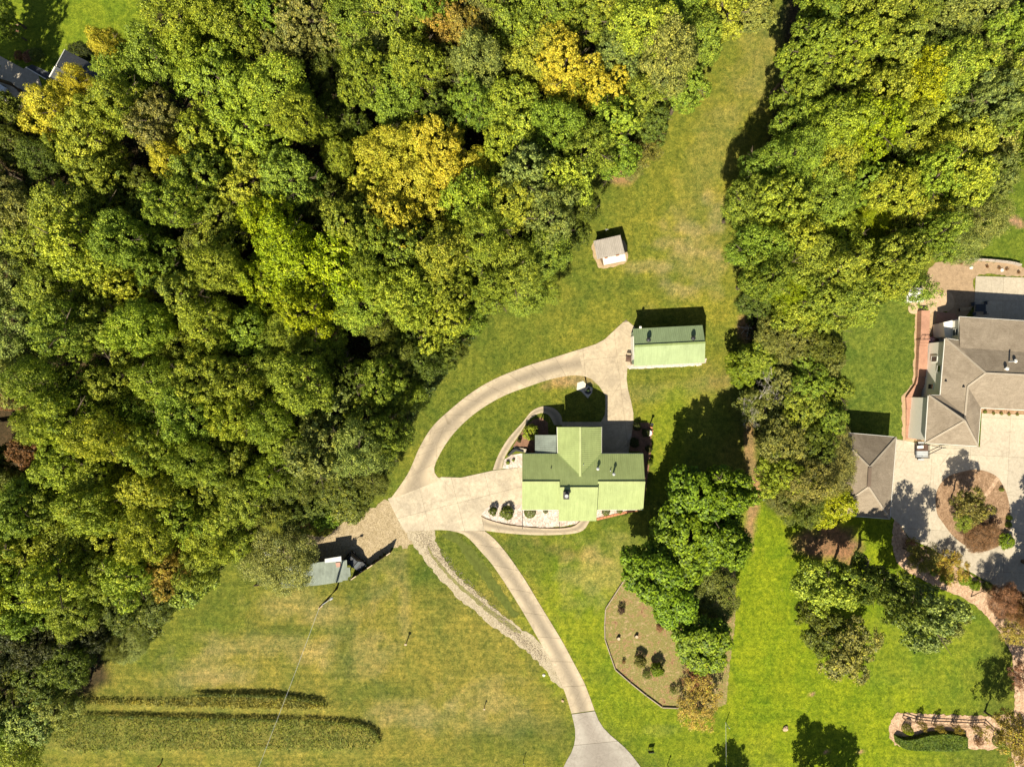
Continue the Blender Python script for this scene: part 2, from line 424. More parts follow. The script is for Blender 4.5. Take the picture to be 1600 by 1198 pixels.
def metal_roof(name, col, var=.08):
    m, nt, b = newmat(name, .75, .2); pos = geo_pos(nt)
    f = noise(nt, .5, 5, .7, pos); g = noise(nt, 7, 3, .7, pos)
    d = tuple(c * (1 - var) for c in col); l = tuple(c * (1 + var) for c in col)
    c = ramp(nt, f, .35, .65, (*d, 1), (*l, 1)); c = mix(nt, 1.0, c, ramp(nt, g, .3, .7, (.95, .95, .93, 1), (1.04, 1.04, 1.04, 1)), 'MULTIPLY')
    mp = N(nt, 'ShaderNodeMapping'); mp.inputs['Scale'].default_value = (3.3, .3, .3); nt.links.new(pos, mp.inputs[0])
    c = mix(nt, 1.0, c, ramp(nt, noise(nt, 1.0, 4, .8, mp.outputs[0]), .36, .64, (.9, .9, .88, 1), (1.06, 1.06, 1.06, 1)), 'MULTIPLY')
    st = ramp(nt, noise(nt, .8, 6, .8, pos, 1.5), .62, .72); c = mix(nt, math_(nt, 'MULTIPLY', st, .22), c, (.2, .18, .12))
    nt.links.new(c, b.inputs['Base Color']); return m
GREEN = metal_roof('green_painted_metal', (.275, .325, .13))
GREEN2 = metal_roof('green_painted_metal_front', (.265, .31, .135))  # front slopes: same green paint as the rear, tuned separately
GREENT = metal_roof('green_trim_metal', (.19, .24, .09))
BLUEG = metal_roof('weathered_blue_grey_metal', (.18, .205, .175), .2)
SHEDR = metal_roof('weathered_shed_metal', (.35, .31, .275), .12)
def shingles(name, a, bcol):
    m, nt, b = newmat(name, .92, .15); pos = geo_pos(nt); oi = N(nt, 'ShaderNodeNewGeometry')
    t = N(nt, 'ShaderNodeTexBrick', Scale=3.2); mp = N(nt, 'ShaderNodeMapping'); nt.links.new(pos, mp.inputs[0])
    nt.links.new(mp.outputs[0], t.inputs['Vector'])
    t.inputs['Color1'].default_value = (*a, 1); t.inputs['Color2'].default_value = (*bcol, 1); t.inputs['Mortar'].default_value = tuple(x * .6 for x in a) + (1,)
    t.inputs['Mortar Size'].default_value = .015
    c = mix(nt, 1.0, t.outputs[0], ramp(nt, noise(nt, .4, 6, .75, pos, 1), .35, .65, (.78, .76, .74, 1), (1.1, 1.1, 1.1, 1)), 'MULTIPLY')
    mp2 = N(nt, 'ShaderNodeMapping'); mp2.inputs['Scale'].default_value = (.5, 3.5, 1); nt.links.new(pos, mp2.inputs[0])
    c = mix(nt, 1.0, c, ramp(nt, noise(nt, 1.5, 4, .8, mp2.outputs[0]), .3, .7, (.86, .86, .86, 1), (1.12, 1.12, 1.12, 1)), 'MULTIPLY')
    nt.links.new(c, b.inputs['Base Color']); bump(nt, b, t.outputs['Fac'], -.3, .02); return m
SHING = shingles('brown_grey_shingles', (.235, .19, .14), (.27, .22, .165))
SHING_D = shingles('charcoal_shingles', (.05, .055, .065), (.07, .075, .085))
RIDGE = simple('ridge_shingles', (.31, .26, .2), .9, .1, .15)
WHITE = simple('white_paint', (.72, .69, .63), .6, .3, .05)
SIDING = simple('cream_siding', (.84, .79, .7), .75, .3, .06)
SIDING2 = simple('tan_siding', (.42, .36, .26), .75, .3, .08)
DARK = simple('black_metal', (.02, .02, .022), .4, .5, .2)
GREY = simple('galvanised_metal', (.38, .39, .4), .4, .5, .15)
RUBBER = simple('rubber', (.015, .015, .015), .8, .2, .2)
WOOD = simple('weathered_wood', (.2, .13, .08), .85, .2, .3, 2)
WOODP = simple('pale_timber', (.42, .33, .22), .85, .2, .2, 2)
WOODD = simple('dark_creosoted_wood', (.045, .032, .022), .85, .2, .3, 2)
BARK = simple('bark', (.11, .085, .06), .95, .1, .35, 3)
BARKW = simple('silver_dead_wood', (.42, .38, .33), .9, .1, .2, 3)
STONE = simple('field_stone', (.34, .29, .24), .9, .2, .3, 2.5)
BROWNM = simple('brown_cover', (.09, .05, .035), .6, .3, .3)
GLASS, nt_, b_ = newmat('dark_window_glass', .08, .6); b_.inputs['Base Color'].default_value = (.03, .04, .045, 1)
SHINY, nt_, b_ = newmat('windscreen_glass', .1, 1.0); b_.inputs['Base Color'].default_value = (.35, .38, .42, 1); b_.inputs['Metallic'].default_value = .6
CARW, nt_, b_ = newmat('white_car_paint', .25, .6); b_.inputs['Base Color'].default_value = (.7, .7, .71, 1)
CARB, nt_, b_ = newmat('black_car_paint', .25, .6); b_.inputs['Base Color'].default_value = (.012, .013, .015, 1)
RED = simple('red_paint', (.55, .05, .03), .5, .4, .1)
TEAL = simple('teal_cover', (.12, .2, .19), .5, .4, .1)
PINKF = simple('pink_petals', (.6, .3, .34), .8, .2, .3, 8)
ORANGE = simple('terracotta', (.4, .17, .09), .85, .2, .15)

def leafmat(name, transl=.2, hue=1.0, rough=.55):
    m, nt, b = newmat(name, rough, .25)
    oi = N(nt, 'ShaderNodeObjectInfo'); at = N(nt, 'ShaderNodeAttribute', attribute_name='leafvar')
    sep = N(nt, 'ShaderNodeSeparateColor'); nt.links.new(at.outputs['Color'], sep.inputs[0])
    base = oi.outputs['Color']
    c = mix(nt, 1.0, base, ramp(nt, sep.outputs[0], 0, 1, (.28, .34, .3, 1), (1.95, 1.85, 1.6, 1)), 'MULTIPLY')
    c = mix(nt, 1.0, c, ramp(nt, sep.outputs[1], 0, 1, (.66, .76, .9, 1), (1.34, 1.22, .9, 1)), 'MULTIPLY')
    # turned leaves: share grows with the object's autumn amount (alpha)
    thr = math_(nt, 'GREATER_THAN', math_(nt, 'ADD', math_(nt, 'MULTIPLY', sep.outputs[1], .55), math_(nt, 'MULTIPLY', sep.outputs[2], .45)), math_(nt, 'SUBTRACT', 1.0, oi.outputs['Alpha']))
    aut = ramp(nt, sep.outputs[2], .1, .95, (.5, .39, .03, 1), (.47, .45, .05, 1))
    c = mix(nt, math_(nt, 'MULTIPLY', thr, .8), c, aut)
    nt.links.new(c, b.inputs['Base Color'])
    tr = N(nt, 'ShaderNodeBsdfTranslucent'); nt.links.new(mix(nt, 1.0, c, (1.2, 1.3, .6), 'MULTIPLY'), tr.inputs[0])
    ms = N(nt, 'ShaderNodeMixShader'); ms.inputs[0].default_value = transl
    nt.links.new(b.outputs[0], ms.inputs[1]); nt.links.new(tr.outputs[0], ms.inputs[2])
    nt.links.new(ms.outputs[0], nt.nodes['Material Output'].inputs[0]); return m
LEAF = leafmat('leaves')

# ================================================================ FOLIAGE MESHES
def leaf_mesh(name, centers, normals, sizes, var, asp=.62, mat=None):
    n = len(centers)
    nr = normals / np.linalg.norm(normals, axis=1, keepdims=True)
    r = rng.normal(size=(n, 3)); t = np.cross(nr, r); t /= np.linalg.norm(t, axis=1, keepdims=True)
    bt = np.cross(nr, t); s = sizes[:, None]
    dip = nr * s * .18
    v = np.stack([centers - t * s, centers - bt * s * asp + dip, centers + t * s, centers + bt * s * asp + dip], 1).reshape(-1, 3)
    me = bpy.data.meshes.new(name)
    me.vertices.add(4 * n); me.vertices.foreach_set('co', v.ravel().astype(np.float32))
    me.loops.add(4 * n); me.loops.foreach_set('vertex_index', np.arange(4 * n, dtype=np.int32))
    me.polygons.add(n); me.polygons.foreach_set('loop_start', np.arange(0, 4 * n, 4, dtype=np.int32)); me.polygons.foreach_set('loop_total', np.full(n, 4, np.int32))
    a = me.color_attributes.new('leafvar', 'FLOAT_COLOR', 'POINT')
    a.data.foreach_set('color', np.repeat(np.c_[var, np.ones(n)], 4, 0).ravel().astype(np.float32))
    me.materials.append(mat or LEAF); me.update(); return me

def sph(n):
    d = rng.normal(size=(n, 3)); return d / np.linalg.norm(d, axis=1, keepdims=True)

def crown(name, nl=13, lobe=(.24, .40), spread=.72, cs=.125, cl=.085, per=34, leaf=.0235, top=.15, flat=.75, nflat=.5, jit=.9, keep=.03, asp=.62):
    # lobes (limb heads) -> leaf clumps on their surfaces -> leaves
    L = sph(nl * 6); L[:, 2] = L[:, 2] * .9 + top
    pick = [0]
    for _ in range(nl - 1):                      # spread the lobes out
        d = np.min(np.linalg.norm(L[:, None] - L[pick][None], axis=2), 1); d += rng.uniform(0, .25, len(d)); d[pick] = -1
        pick.append(int(np.argmax(d)))
    LC = L[pick] * rng.uniform(spread * .72, spread * 1.08, (nl, 1)); LR = rng.uniform(*lobe, nl)
    LC = np.vstack([LC, [[0, 0, .25]]]); LR = np.r_[LR, .5]
    cc = []; cn = []
    for i in range(len(LR)):
        k = int(4 * math.pi * LR[i] ** 2 / (cs ** 2 * .8)); d = sph(k)
        d = d[d[:, 2] > -.65]
        p = LC[i] + d * LR[i] * rng.uniform(.74, 1.2, (len(d), 1)) * np.array([1, 1, .85])
        ok = np.ones(len(p), bool)
        for j in range(len(LR)):
            if j != i: ok &= np.linalg.norm((p - LC[j]) / np.array([1, 1, .85]), axis=1) > LR[j] - keep
        cc.append(p[ok]); cn.append(d[ok])
    cc = np.vstack(cc); cn = np.vstack(cn); m = len(cc)
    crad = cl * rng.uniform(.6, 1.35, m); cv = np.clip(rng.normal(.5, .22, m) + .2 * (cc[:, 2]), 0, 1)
    cnt = np.maximum(6, (per * (crad / cl) ** 2 * rng.uniform(.7, 1.2, m)).astype(int))
    I = np.repeat(np.arange(m), cnt); n = len(I)
    d = sph(n) * rng.random((n, 1)) ** .4; d[:, 2] *= flat
    pos = cc[I] + d * crad[I][:, None]
    nrm = cn[I] * .8 + d * .5 + np.array([0, 0, nflat]) + rng.normal(size=(n, 3)) * jit * .6
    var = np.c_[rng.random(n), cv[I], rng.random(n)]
    return leaf_mesh(name, pos, nrm, leaf * rng.uniform(.6, 1.3, n), var, asp)

CR = {
 'oak': [crown('crown', nl=rnd.randint(13, 20), cs=.138, cl=rnd.uniform(.07, .10), leaf=rnd.uniform(.020, .029)) for _ in range(9)],
 'soft': [crown('crown', nl=16, lobe=(.22, .36), cs=.11, cl=.10, per=40, leaf=.021, jit=1.3, asp=.35) for _ in range(3)],
 'mag': [crown('crown', nl=12, lobe=(.28, .38), cs=.115, cl=.08, per=19, leaf=.042, jit=.8, nflat=.8) for _ in range(3)],
 'thin': [crown('crown', nl=11, lobe=(.22, .34), spread=.72, cs=.19, cl=.10, per=22, leaf=.028, keep=.1, jit=1.3) for _ in range(2)],
 'loose': [crown('crown', nl=12, lobe=(.16, .32), spread=.84, cs=.13, cl=.085, per=20, leaf=.034, keep=.08, jit=1.2) for _ in range(4)],
 'bush': [crown('foliage', nl=8, lobe=(.35, .5), spread=.5, cs=.2, cl=.15, per=16, leaf=.065, jit=1.0) for _ in range(3)],
}
def ball(name, n=2600, leaf=.05, zs=1.0, spike=0):
    d = sph(n); d[:, 2] = np.abs(d[:, 2]) * 1.0
    rr = rng.uniform(.88, 1.0, (n, 1)); p = d * rr
    return leaf_mesh(name, p, d + rng.normal(size=(n, 3)) * .5, leaf * rng.uniform(.6, 1.3, n), np.c_[rng.random(n), rng.random(n), rng.random(n)])
CR['ball'] = [ball('foliage')]
def cone(name, n=5200):
    z = 1 - np.sqrt(rng.random(n)); a = rng.random(n) * 6.283; lay = .72 + .28 * np.sin(z * 60 + a * 2)
    r = (1 - z) * lay * rng.uniform(.55, 1.05, n); p = np.c_[r * np.cos(a), r * np.sin(a), z * 2 - 1]
    return leaf_mesh(name, p, np.c_[np.cos(a), np.sin(a), .8 + 0 * a] + rng.normal(size=(n, 3)) * .5, .045 * rng.uniform(.6, 1.3, n), np.c_[rng.random(n), rng.random(n), rng.random(n)])
CR['cone'] = [cone('crown')]

def trunk_mesh(seed, limbs=8, twigs=3):
    r = random.Random(seed); mb = MB()
    pts = [Vector((r.uniform(-.01, .01) * k, r.uniform(-.01, .01) * k, k / 6 * .82)) for k in range(7)]
    mb.tube(pts, [.022 * (1 - k / 7.5) + .002 for k in range(7)], 7)
    for i in range(limbs):
        z = r.uniform(.3, .72); a = r.uniform(0, 6.28) ; L = r.uniform(.14, .23)
        s = Vector((0, 0, z)); e = s + Vector((math.cos(a) * L, math.sin(a) * L, r.uniform(.08, .2)))
        mid = (s + e) / 2 + Vector((r.uniform(-.02, .02), r.uniform(-.02, .02), .015))
        mb.tube([s, mid, e], [.009, .006, .0025], 5)
        for t in range(twigs):
            aa = a + r.uniform(-1, 1); b = s.lerp(e, r.uniform(.4, .95)); mb.tube([b, b + Vector((math.cos(aa) * .07, math.sin(aa) * .07, r.uniform(.01, .08)))], [.003, .001], 4)
    me = bpy.data.meshes.new('trunk'); me.from_pydata(mb.v, [], mb.f); me.materials.append(BARK); me.update(); return me
TR = [trunk_mesh(i) for i in range(5)]
TRB = trunk_mesh(99, 16, 7); TRB.materials.clear(); TRB.materials.append(BARKW)

COL = {  # rgb leaf albedo, autumn share
 'G': ((.178, .235, .030), .03), 'YG': ((.235, .285, .032), .07), 'Y': ((.40, .37, .035), .4), 'LG': ((.25, .30, .010), .08),
 'DG': ((.10, .128, .02), .02), 'O': ((.165, .165, .045), .05), 'GG': ((.18, .215, .058), .03), 'B': ((.18, .09, .04), .03),
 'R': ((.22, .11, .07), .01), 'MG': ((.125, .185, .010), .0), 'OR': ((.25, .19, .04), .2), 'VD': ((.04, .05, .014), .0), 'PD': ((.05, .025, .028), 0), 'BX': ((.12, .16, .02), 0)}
CNAME = {'G': 'mid green', 'YG': 'yellow green', 'Y': 'golden yellow', 'LG': 'bright lime green', 'DG': 'dark green', 'O': 'olive brown',
 'GG': 'greyish green', 'B': 'brown', 'R': 'russet red', 'MG': 'glossy bright green', 'OR': 'orange brown', 'VD': 'very dark green'}

def place_tree(px, py, r, h, kind, col, name='broadleaf_tree', label=None, cat='tree', group=None, zfrac=.34, zc=.66, bare=False):
    """r in photo pixels as seen at crown height; h metres"""
    zc_ = h * zc; c = P(px, py, zc_); rad = r * .1 * (H - zc_) / H
    base = empty(name, (c.x, c.y, 0), label, cat, group)
    me = rnd.choice(CR[kind])
    o = bpy.data.objects.new('crown', me); C.objects.link(o); o.parent = base
    o.location = (0, 0, zc_); o.rotation_euler = (rnd.uniform(-.12, .12), rnd.uniform(-.12, .12), rnd.uniform(0, 6.28))
    k = rnd.uniform(.92, 1.08); o.scale = (rad * k, rad / k, h * zfrac)
    rgb, a = COL[col]; j = [rnd.uniform(.88, 1.12) for _ in range(3)]; jj = rnd.uniform(.9, 1.12)
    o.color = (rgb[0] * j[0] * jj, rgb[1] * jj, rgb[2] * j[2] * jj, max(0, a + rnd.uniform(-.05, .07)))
    t = bpy.data.objects.new('trunk', TRB if bare else rnd.choice(TR)); C.objects.link(t); t.parent = base
    kx = min(h * 1.0, rad * 4.2); t.scale = (kx, kx, h); t.rotation_euler.z = rnd.uniform(0, 6.28)
    return base

# ================================================================ BUILDINGS
def clip_ribs(face, spacing, offset=.15):
    """rib segments running down the slope of a planar roof face (list of Vectors)"""
    n = Vector((0, 0, 0))
    for i in range(1, len(face) - 1): n += (face[i] - face[0]).cross(face[i + 1] - face[0])
    n.normalize()
    if n.z < 0: n = -n
    down = Vector((n.x, n.y, 0)).normalized(); down = (down - n * down.dot(n)).normalized(); ac = n.cross(down).normalized()
    o = face[0]; pts = [((p - o).dot(ac), (p - o).dot(down)) for p in face]
    t0 = min(p[0] for p in pts); t1 = max(p[0] for p in pts); out = []; t = t0 + offset
    while t < t1:
        hit = []
        for i in range(len(pts)):
            a, b = pts[i], pts[(i + 1) % len(pts)]
            if (a[0] > t) != (b[0] > t): hit.append(a[1] + (b[1] - a[1]) * (t - a[0]) / (b[0] - a[0]))
        hit.sort()
        for k in range(0, len(hit) - 1, 2):
            if hit[k + 1] - hit[k] > .2: out.append((o + ac * t + down * (hit[k] + .03), o + ac * t + down * (hit[k + 1] - .03), n))
        t += spacing
    return out

def roof_face(face, thick, mat, parent, name='roof', ribs=0.0, ribmat=None):
    n = Vector((0, 0, 0))
    for i in range(1, len(face) - 1): n += (face[i] - face[0]).cross(face[i + 1] - face[0])
    if n.z < 0: face = list(reversed(face))
    k = len(face); mb = MB(); tris = tessellate_polygon([face]); fs = []
    bot = [p - Vector((0, 0, thick)) for p in face]
    for t in tris:
        a, b, c = [face[i] for i in t]
        if (b - a).cross(c - a).z < 0: t = (t[0], t[2], t[1])
        fs.append(tuple(t)); fs.append((t[0] + k, t[2] + k, t[1] + k))
    for i in range(k): j = (i + 1) % k; fs.append((i, i + k, j + k, j))
    mb.add(face + bot, fs); o = mb.build(name, mat, parent)
    if ribs:
        rb = MB()
        for a, b, n in clip_ribs(face, ribs): rb.bar(a + n * .02, b + n * .02, .05, .04)
        if rb.v:
            q = rb.build('seam', ribmat or mat, o); q['kind'] = 'stuff'
    return o

def inset(poly, d):
    n = len(poly); area = sum(poly[i][0] * poly[(i + 1) % n][1] - poly[(i + 1) % n][0] * poly[i][1] for i in range(n)); sg = 1 if area > 0 else -1; out = []
    for i in range(n):
        a = np.array(poly[i - 1]); b = np.array(poly[i]); c = np.array(poly[(i + 1) % n])
        e1 = (b - a) / np.linalg.norm(b - a); e2 = (c - b) / np.linalg.norm(c - b)
        n1 = np.array([-e1[1], e1[0]]) * sg; n2 = np.array([-e2[1], e2[0]]) * sg; bis = n1 + n2; bis /= np.linalg.norm(bis)
        out.append(tuple(b + bis * d / max(.4, bis.dot(n1))))
    return out

def windows_on(poly, parent, z0, z1, every=3.2, skip=()):
    """framed windows along the walls"""
    n = len(poly); area = sum(poly[i][0] * poly[(i + 1) % n][1] - poly[(i + 1) % n][0] * poly[i][1] for i in range(n))
    for i in range(n):
        if i in skip: continue
        a = Vector((*poly[i], 0)); b = Vector((*poly[(i + 1) % n], 0)); L = (b - a).length
        if L < 2.4: continue
        d = (b - a).normalized(); out = Vector((d.y, -d.x, 0)) * (1 if area > 0 else -1); ang = math.atan2(d.y, d.x)
        k = max(1, int(L / every))
        for s in range(k):
            c = a + d * (L * (s + .5) / k)
            for zz in (z0, z1) if z1 else (z0,):
                fr = MB(); cc = c + out * .03 + Vector((0, 0, zz)); R = Matrix.Rotation(ang, 3, 'Z')
                for dx, dz, sx, sz in ((-.5, 0, .1, 1.4), (.5, 0, .1, 1.4), (0, .65, .9, .1), (0, -.65, .9, .1), (0, 0, .9, .06)):
                    fr.box(cc + R @ Vector((dx, 0, dz)), (sx, .1, sz), ang)
                f = fr.build('window', WHITE, parent)
                g = MB(); g.box(cc, (.9, .04, 1.2), ang); g.build('pane', GLASS, f)

def vent(px, py, z, parent, r=.12, h=.5, cap=True, mat=None):
    mb = MB(); p = P(px, py, z); mb.tube([p - Vector((0, 0, .4)), p + Vector((0, 0, h))], r, 10)
    if cap:
        mb.tube([p + Vector((0, 0, h)), p + Vector((0, 0, h + .05)), p + Vector((0, 0, h + .18))], [r * 1.7, r * 1.7, r * .5], 10)
    return mb.build('vent_pipe', mat or GREY, parent)

# ---- green roofed house
EH, RH = 5.6, 7.7
hl, hr = 816, 1007
yn, yr = 708.6, 753.5
house = empty('house', P(905, 750), 'large T shaped house with green standing seam metal roof and chimney beside the forked driveway', 'house')
def pl_(px, py, z): return P(px, py, z)
def line3(a, b, t): return a.lerp(b, t)
nl_, nr_ = P(816, 708.6, EH), P(1005, 708.6, EH)
rl_, rr_ = P(816, 753.6, RH), P(1008, 753.6, RH)
# centre section continues up the same plane
cr_z = RH + (P(0, 753.6, RH).y - P(0, 762.6, 8.1).y) / (nl_.y - rl_.y) * (RH - EH)
cl_, cr2 = P(874.5, 762.6, cr_z), P(934.5, 762.6, cr_z)
vL, vR = P(871.5, 708.6, EH), P(939.8, 708.6, EH); apex = P(906.4, 744, 7.3); wt = P(906.4, 667, 7.3)
wl, wr = P(870.6, 667, EH), P(940, 667, EH)
ca = Vector((cl_.x, rl_.y, RH)); cb = Vector((cr2.x, rl_.y, RH))
up = Vector((0, 0, .02))
roof_face([nl_, vL, apex, vR, nr_, rr_, cb, cr2, cl_, ca, rl_], .14, GREEN, house, ribs=.3, ribmat=GREEN)
roof_face([wl, wt, apex + up, vL + up], .14, GREEN, house, ribs=.3)
roof_face([wr, wt, apex + up, vR + up], .14, GREEN, house, ribs=.3)
fl, fr2 = P(816, 796.2, EH + .1), P(875, 796.2, EH + .1)
roof_face([rl_, ca + Vector((.05, 0, 0)), Vector((cl_.x + .05, fl.y, fl.z)), Vector((rl_.x, fl.y, fl.z))], .14, GREEN2, house, ribs=.3)
gr = P(1005, 796.2, EH + .1)
roof_face([cb + Vector((-.02, 0, -.0)), rr_, gr, Vector((cr2.x, gr.y, gr.z))], .14, GREEN2, house, ribs=.3)
sl0, sr0 = P(873.6, 813.6, 5.7), P(932, 813.6, 5.7)
roof_face([cl_, cr2, Vector((cr2.x, sr0.y, 5.7)), Vector((cl_.x, sl0.y, 5.7))], .14, GREEN2, house, ribs=.3)
mb = MB()
for a, b in ((rl_, ca), (cb, rr_), (cl_, cr2), (wt, apex)): mb.bar(a + Vector((0, 0, .06)), b + Vector((0, 0, .06)), .34, .07)
mb.build('ridge_cap', metal_roof('pale_ridge_metal', (.34, .38, .17)), house)
mb = MB()
for a, b in ((apex, vL), (apex, vR)): mb.bar(a + Vector((0, 0, .04)), b + Vector((0, 0, .04)), .16, .06)
mb.build('valley_flashing', GREENT, house)
for a, b in ((nl_, vL), (vR, nr_), (wl, vL), (wr, vR), (Vector((rl_.x, fl.y, fl.z)), Vector((cl_.x, fl.y, fl.z))), (Vector((cr2.x, gr.y, gr.z)), gr)):
    mb = MB(); mb.bar(a + Vector((0, 0, -.12)), b + Vector((0, 0, -.12)), .1, .12); mb.build('gutter', WHITE, house)
foot = [(nl_.x + .5, nl_.y - .5), (vL.x + .45, nl_.y - .5), (vL.x + .45, wl.y - .5), (vR.x - .45, wl.y - .5), (vR.x - .45, nl_.y - .5), (nr_.x - .4, nl_.y - .5),
        (nr_.x - .4, gr.y + .5), (cr2.x - .3, gr.y + .5), (cr2.x - .3, sl0.y + .6), (cl_.x + .3, sl0.y + .6), (cl_.x + .3, fl.y + .5), (nl_.x + .5, fl.y + .5)]
mb = MB(); mb.prism(foot, -.2, EH - .05); mb.build('wall', SIDING2, house)
# gable ends
mb = MB()
def gable(mb, a, b, c): 
    mb.add([a, b, c], [(0, 1, 2)])
    mb.add([a + Vector((.02, .02, 0)), c + Vector((.02, .02, 0)), b + Vector((.02, .02, 0))], [(0, 1, 2)])
mb = MB(); gable(mb, Vector((foot[2][0], foot[2][1], EH - .06)), Vector((foot[3][0], foot[3][1], EH - .06)), Vector((wt.x, foot[2][1], 7.1))); mb.build('gable_wall', SIDING2, house)
mb = MB(); gable(mb, Vector((foot[11][0], foot[11][1], EH - .06)), Vector((foot[0][0], foot[0][1], EH - .06)), Vector((foot[0][0], rl_.y, RH - .2))); mb.build('gable_wall', SIDING2, house)
mb = MB(); gable(mb, Vector((foot[5][0], foot[5][1], EH - .06)), Vector((foot[6][0], foot[6][1], EH - .06)), Vector((foot[5][0], rr_.y, RH - .2))); mb.build('gable_wall', SIDING2, house)
for cx in (cl_.x + .3, cr2.x - .3):
    mb = MB(); mb.add([(cx, rl_.y + .0, EH), (cx, cl_.y, cr_z - .2), (cx, sl0.y + .6, 5.6), (cx, sl0.y + .6, EH - .1)], [(0, 1, 2, 3)]); mb.build('dormer_cheek', SIDING2, house)
windows_on(foot, house, 1.6, 4.3, 3.4)
# chimney
ch = MB(); c = P(884.3, 773, 8.2); ch.box((c.x, c.y, 7.6), (.75, .95, 2.4)); co = ch.build('chimney', STONE, house)
ch = MB(); ch.box((c.x, c.y, 8.86), (.85, 1.05, .12)); ch.build('chimney_cap', simple('sooty_cap', (.06, .055, .05)), co)
ch = MB(); ch.tube([(c.x, c.y, 8.92), (c.x, c.y, 9.25)], .17, 12); ch.tube([(c.x, c.y, 9.25), (c.x, c.y, 9.33)], .26, 12); ch.build('flue', GREY, co)
vent(933.5, 731.5, 6.65, house, .14, .55); vent(958, 739.5, 7.05, house, .13, .8); vent(953.5, 735, 6.85, house, .07, .3, False)
vent(861, 731, 6.65, house, .07, .25, False, DARK); vent(911.5, 726, 7.15, house, .05, .2, False)
# porch roof on the west side of the wing
por = [P(836, 679.5, 5.1), P(869.6, 679.5, 5.4), P(869.6, 707.3, 5.4), P(836, 707.3, 5.1)]
roof_face(por, .1, BLUEG, house, 'porch_roof', ribs=.28, ribmat=BLUEG)
for i, (x, y) in enumerate(((839, 682), (839, 704))):
    mb = MB(); p = P(x, y, 5.0); mb.tube([(p.x, p.y, 0), (p.x, p.y, 5.0)], .09, 8); mb.build('porch_post', WHITE, house)
mb = MB(); mb.prism([tuple(P(838, 681, 2.6).xy), tuple(P(838, 705, 2.6).xy), tuple(P(868, 705, 2.6).xy), tuple(P(868, 681, 2.6).xy)], 2.5, 2.65); mb.build('porch_deck', WOOD, house)

# ---- green metal garage
EG, RG = 3.9, 5.3
gar = empty('garage', P(1045, 540), 'long pale green metal roofed outbuilding with two dark roof vents and gravel along its front', 'garage')
a1, a2 = P(989, 513.6, EG), P(1097.5, 508, EG); b1, b2 = P(991.5, 540.6, RG), P(1102, 535, RG); c1, c2 = P(990.5, 572, EG), P(1101.3, 566.5, EG)
GREEN3 = metal_roof('green_metal_shaded_slope', (.24, .305, .165)); GREEN4 = metal_roof('green_metal_sunlit_slope', (.26, .315, .165))  # one garage roof metal; shaded rear slope coloured slightly darker than sunlit front
roof_face([a1, a2, b2, b1], .12, GREEN3, gar, ribs=.3); roof_face([b1, b2, c2, c1], .12, GREEN4, gar, ribs=.3)
mb = MB(); mb.bar(b1 + Vector((0, 0, .05)), b2 + Vector((0, 0, .05)), .3, .06); mb.build('ridge_cap', GREENT, gar)
gf = inset([tuple(a1.xy), tuple(a2.xy), tuple(c2.xy), tuple(c1.xy)], .35)
mb = MB(); mb.prism(gf, -.1, EG - .12); mb.build('wall', simple('green_grey_wall_panel', (.2, .26, .2), .6, .3, .06), gar)
mb = MB(); 
for a, b, r_ in ((gf[3], gf[0], b1), (gf[1], gf[2], b2)):
    mb = MB(); m_ = (Vector((*a, 0)) + Vector((*b, 0))) / 2; gable(mb, Vector((*a, EG - .13)), Vector((*b, EG - .13)), Vector((m_.x, m_.y, RG - .15))); mb.build('gable_wall', SIDING2, gar)
windows_on(gf, gar, 2.0, None, 4.0, skip=(3,))
mb = MB(); d = (Vector((*gf[0], 0)) - Vector((*gf[3], 0))); m_ = (Vector((*gf[0], 0)) + Vector((*gf[3], 0))) / 2; out = Vector((-1, .05, 0)).normalized()
for k in range(4): mb.box(m_ + out * .06 + Vector((0, 0, .33 + k * .62)), (3.6, .06, .6), math.atan2(d.y, d.x))
mb.build('garage_door', WHITE, gar)
for x, y in ((1012.5, 531), (1082, 528.5)):
    p = P(x, y, 4.95); mb = MB(); mb.tube([p, p + Vector((0, 0, .35))], .2, 10); mb.tube([p + Vector((0, 0, .35)), p + Vector((0, 0, .5)), p + Vector((0, 0, .66)), p + Vector((0, 0, .72))], [.3, .36, .28, .05], 12)
    mb.build('turbine_vent', DARK, gar)
p = P(1000.5, 511.5, 3.9); mb = MB(); mb.box(p, (.3, .3, .3)); mb.build('security_light', WHITE, gar)

# ---- small shed
sh = empty('shed', P(950, 389), 'small square weathered shed with greyish tin roof alone on the meadow', 'shed')
t1, t2, t3, t4 = P(927.3, 376.5, 2.3), P(969.2, 367.2, 2.3), P(976.5, 397, 2.75), P(933, 405, 2.75)
t5, t6 = P(977.5, 407.5, 2.2), P(943.5, 414.3, 2.2)
roof_face([t1, t2, t3, t4], .08, SHEDR, sh, ribs=.28, ribmat=SHEDR)
t7 = t4.lerp(t3, .2)
roof_face([t7 + Vector((0, 0, -.03)), t3 + Vector((0, 0, -.03)), t5, t6], .08, metal_roof('whitish_tin', (.55, .5, .44), .1), sh, 'front_roof', ribs=.3)
sf = inset([tuple(t1.xy), tuple(t2.xy), tuple(t5.xy), tuple(t6.xy)], .22); mb = MB(); mb.prism(sf, -.1, 2.15); mb.build('wall', WOOD, sh)
for x, y, s in ((947, 403.2, .42), (965, 399.2, .5)):
    mb = MB(); mb.box(P(x, y, 2.85), (s, .16, .06), .2); mb.build('rust_patch_plate', ORANGE, sh)
mb = MB(); p = P(946.5, 361); mb.tube([p, p + Vector((0, 0, 1.2))], .04, 6); mb.box(p + Vector((0, 0, 1.1)), (.5, .05, .05)); o = mb.build('tap_post', GREY); tag(o, 'thin metal post standing on the grass just above the small shed', 'post')

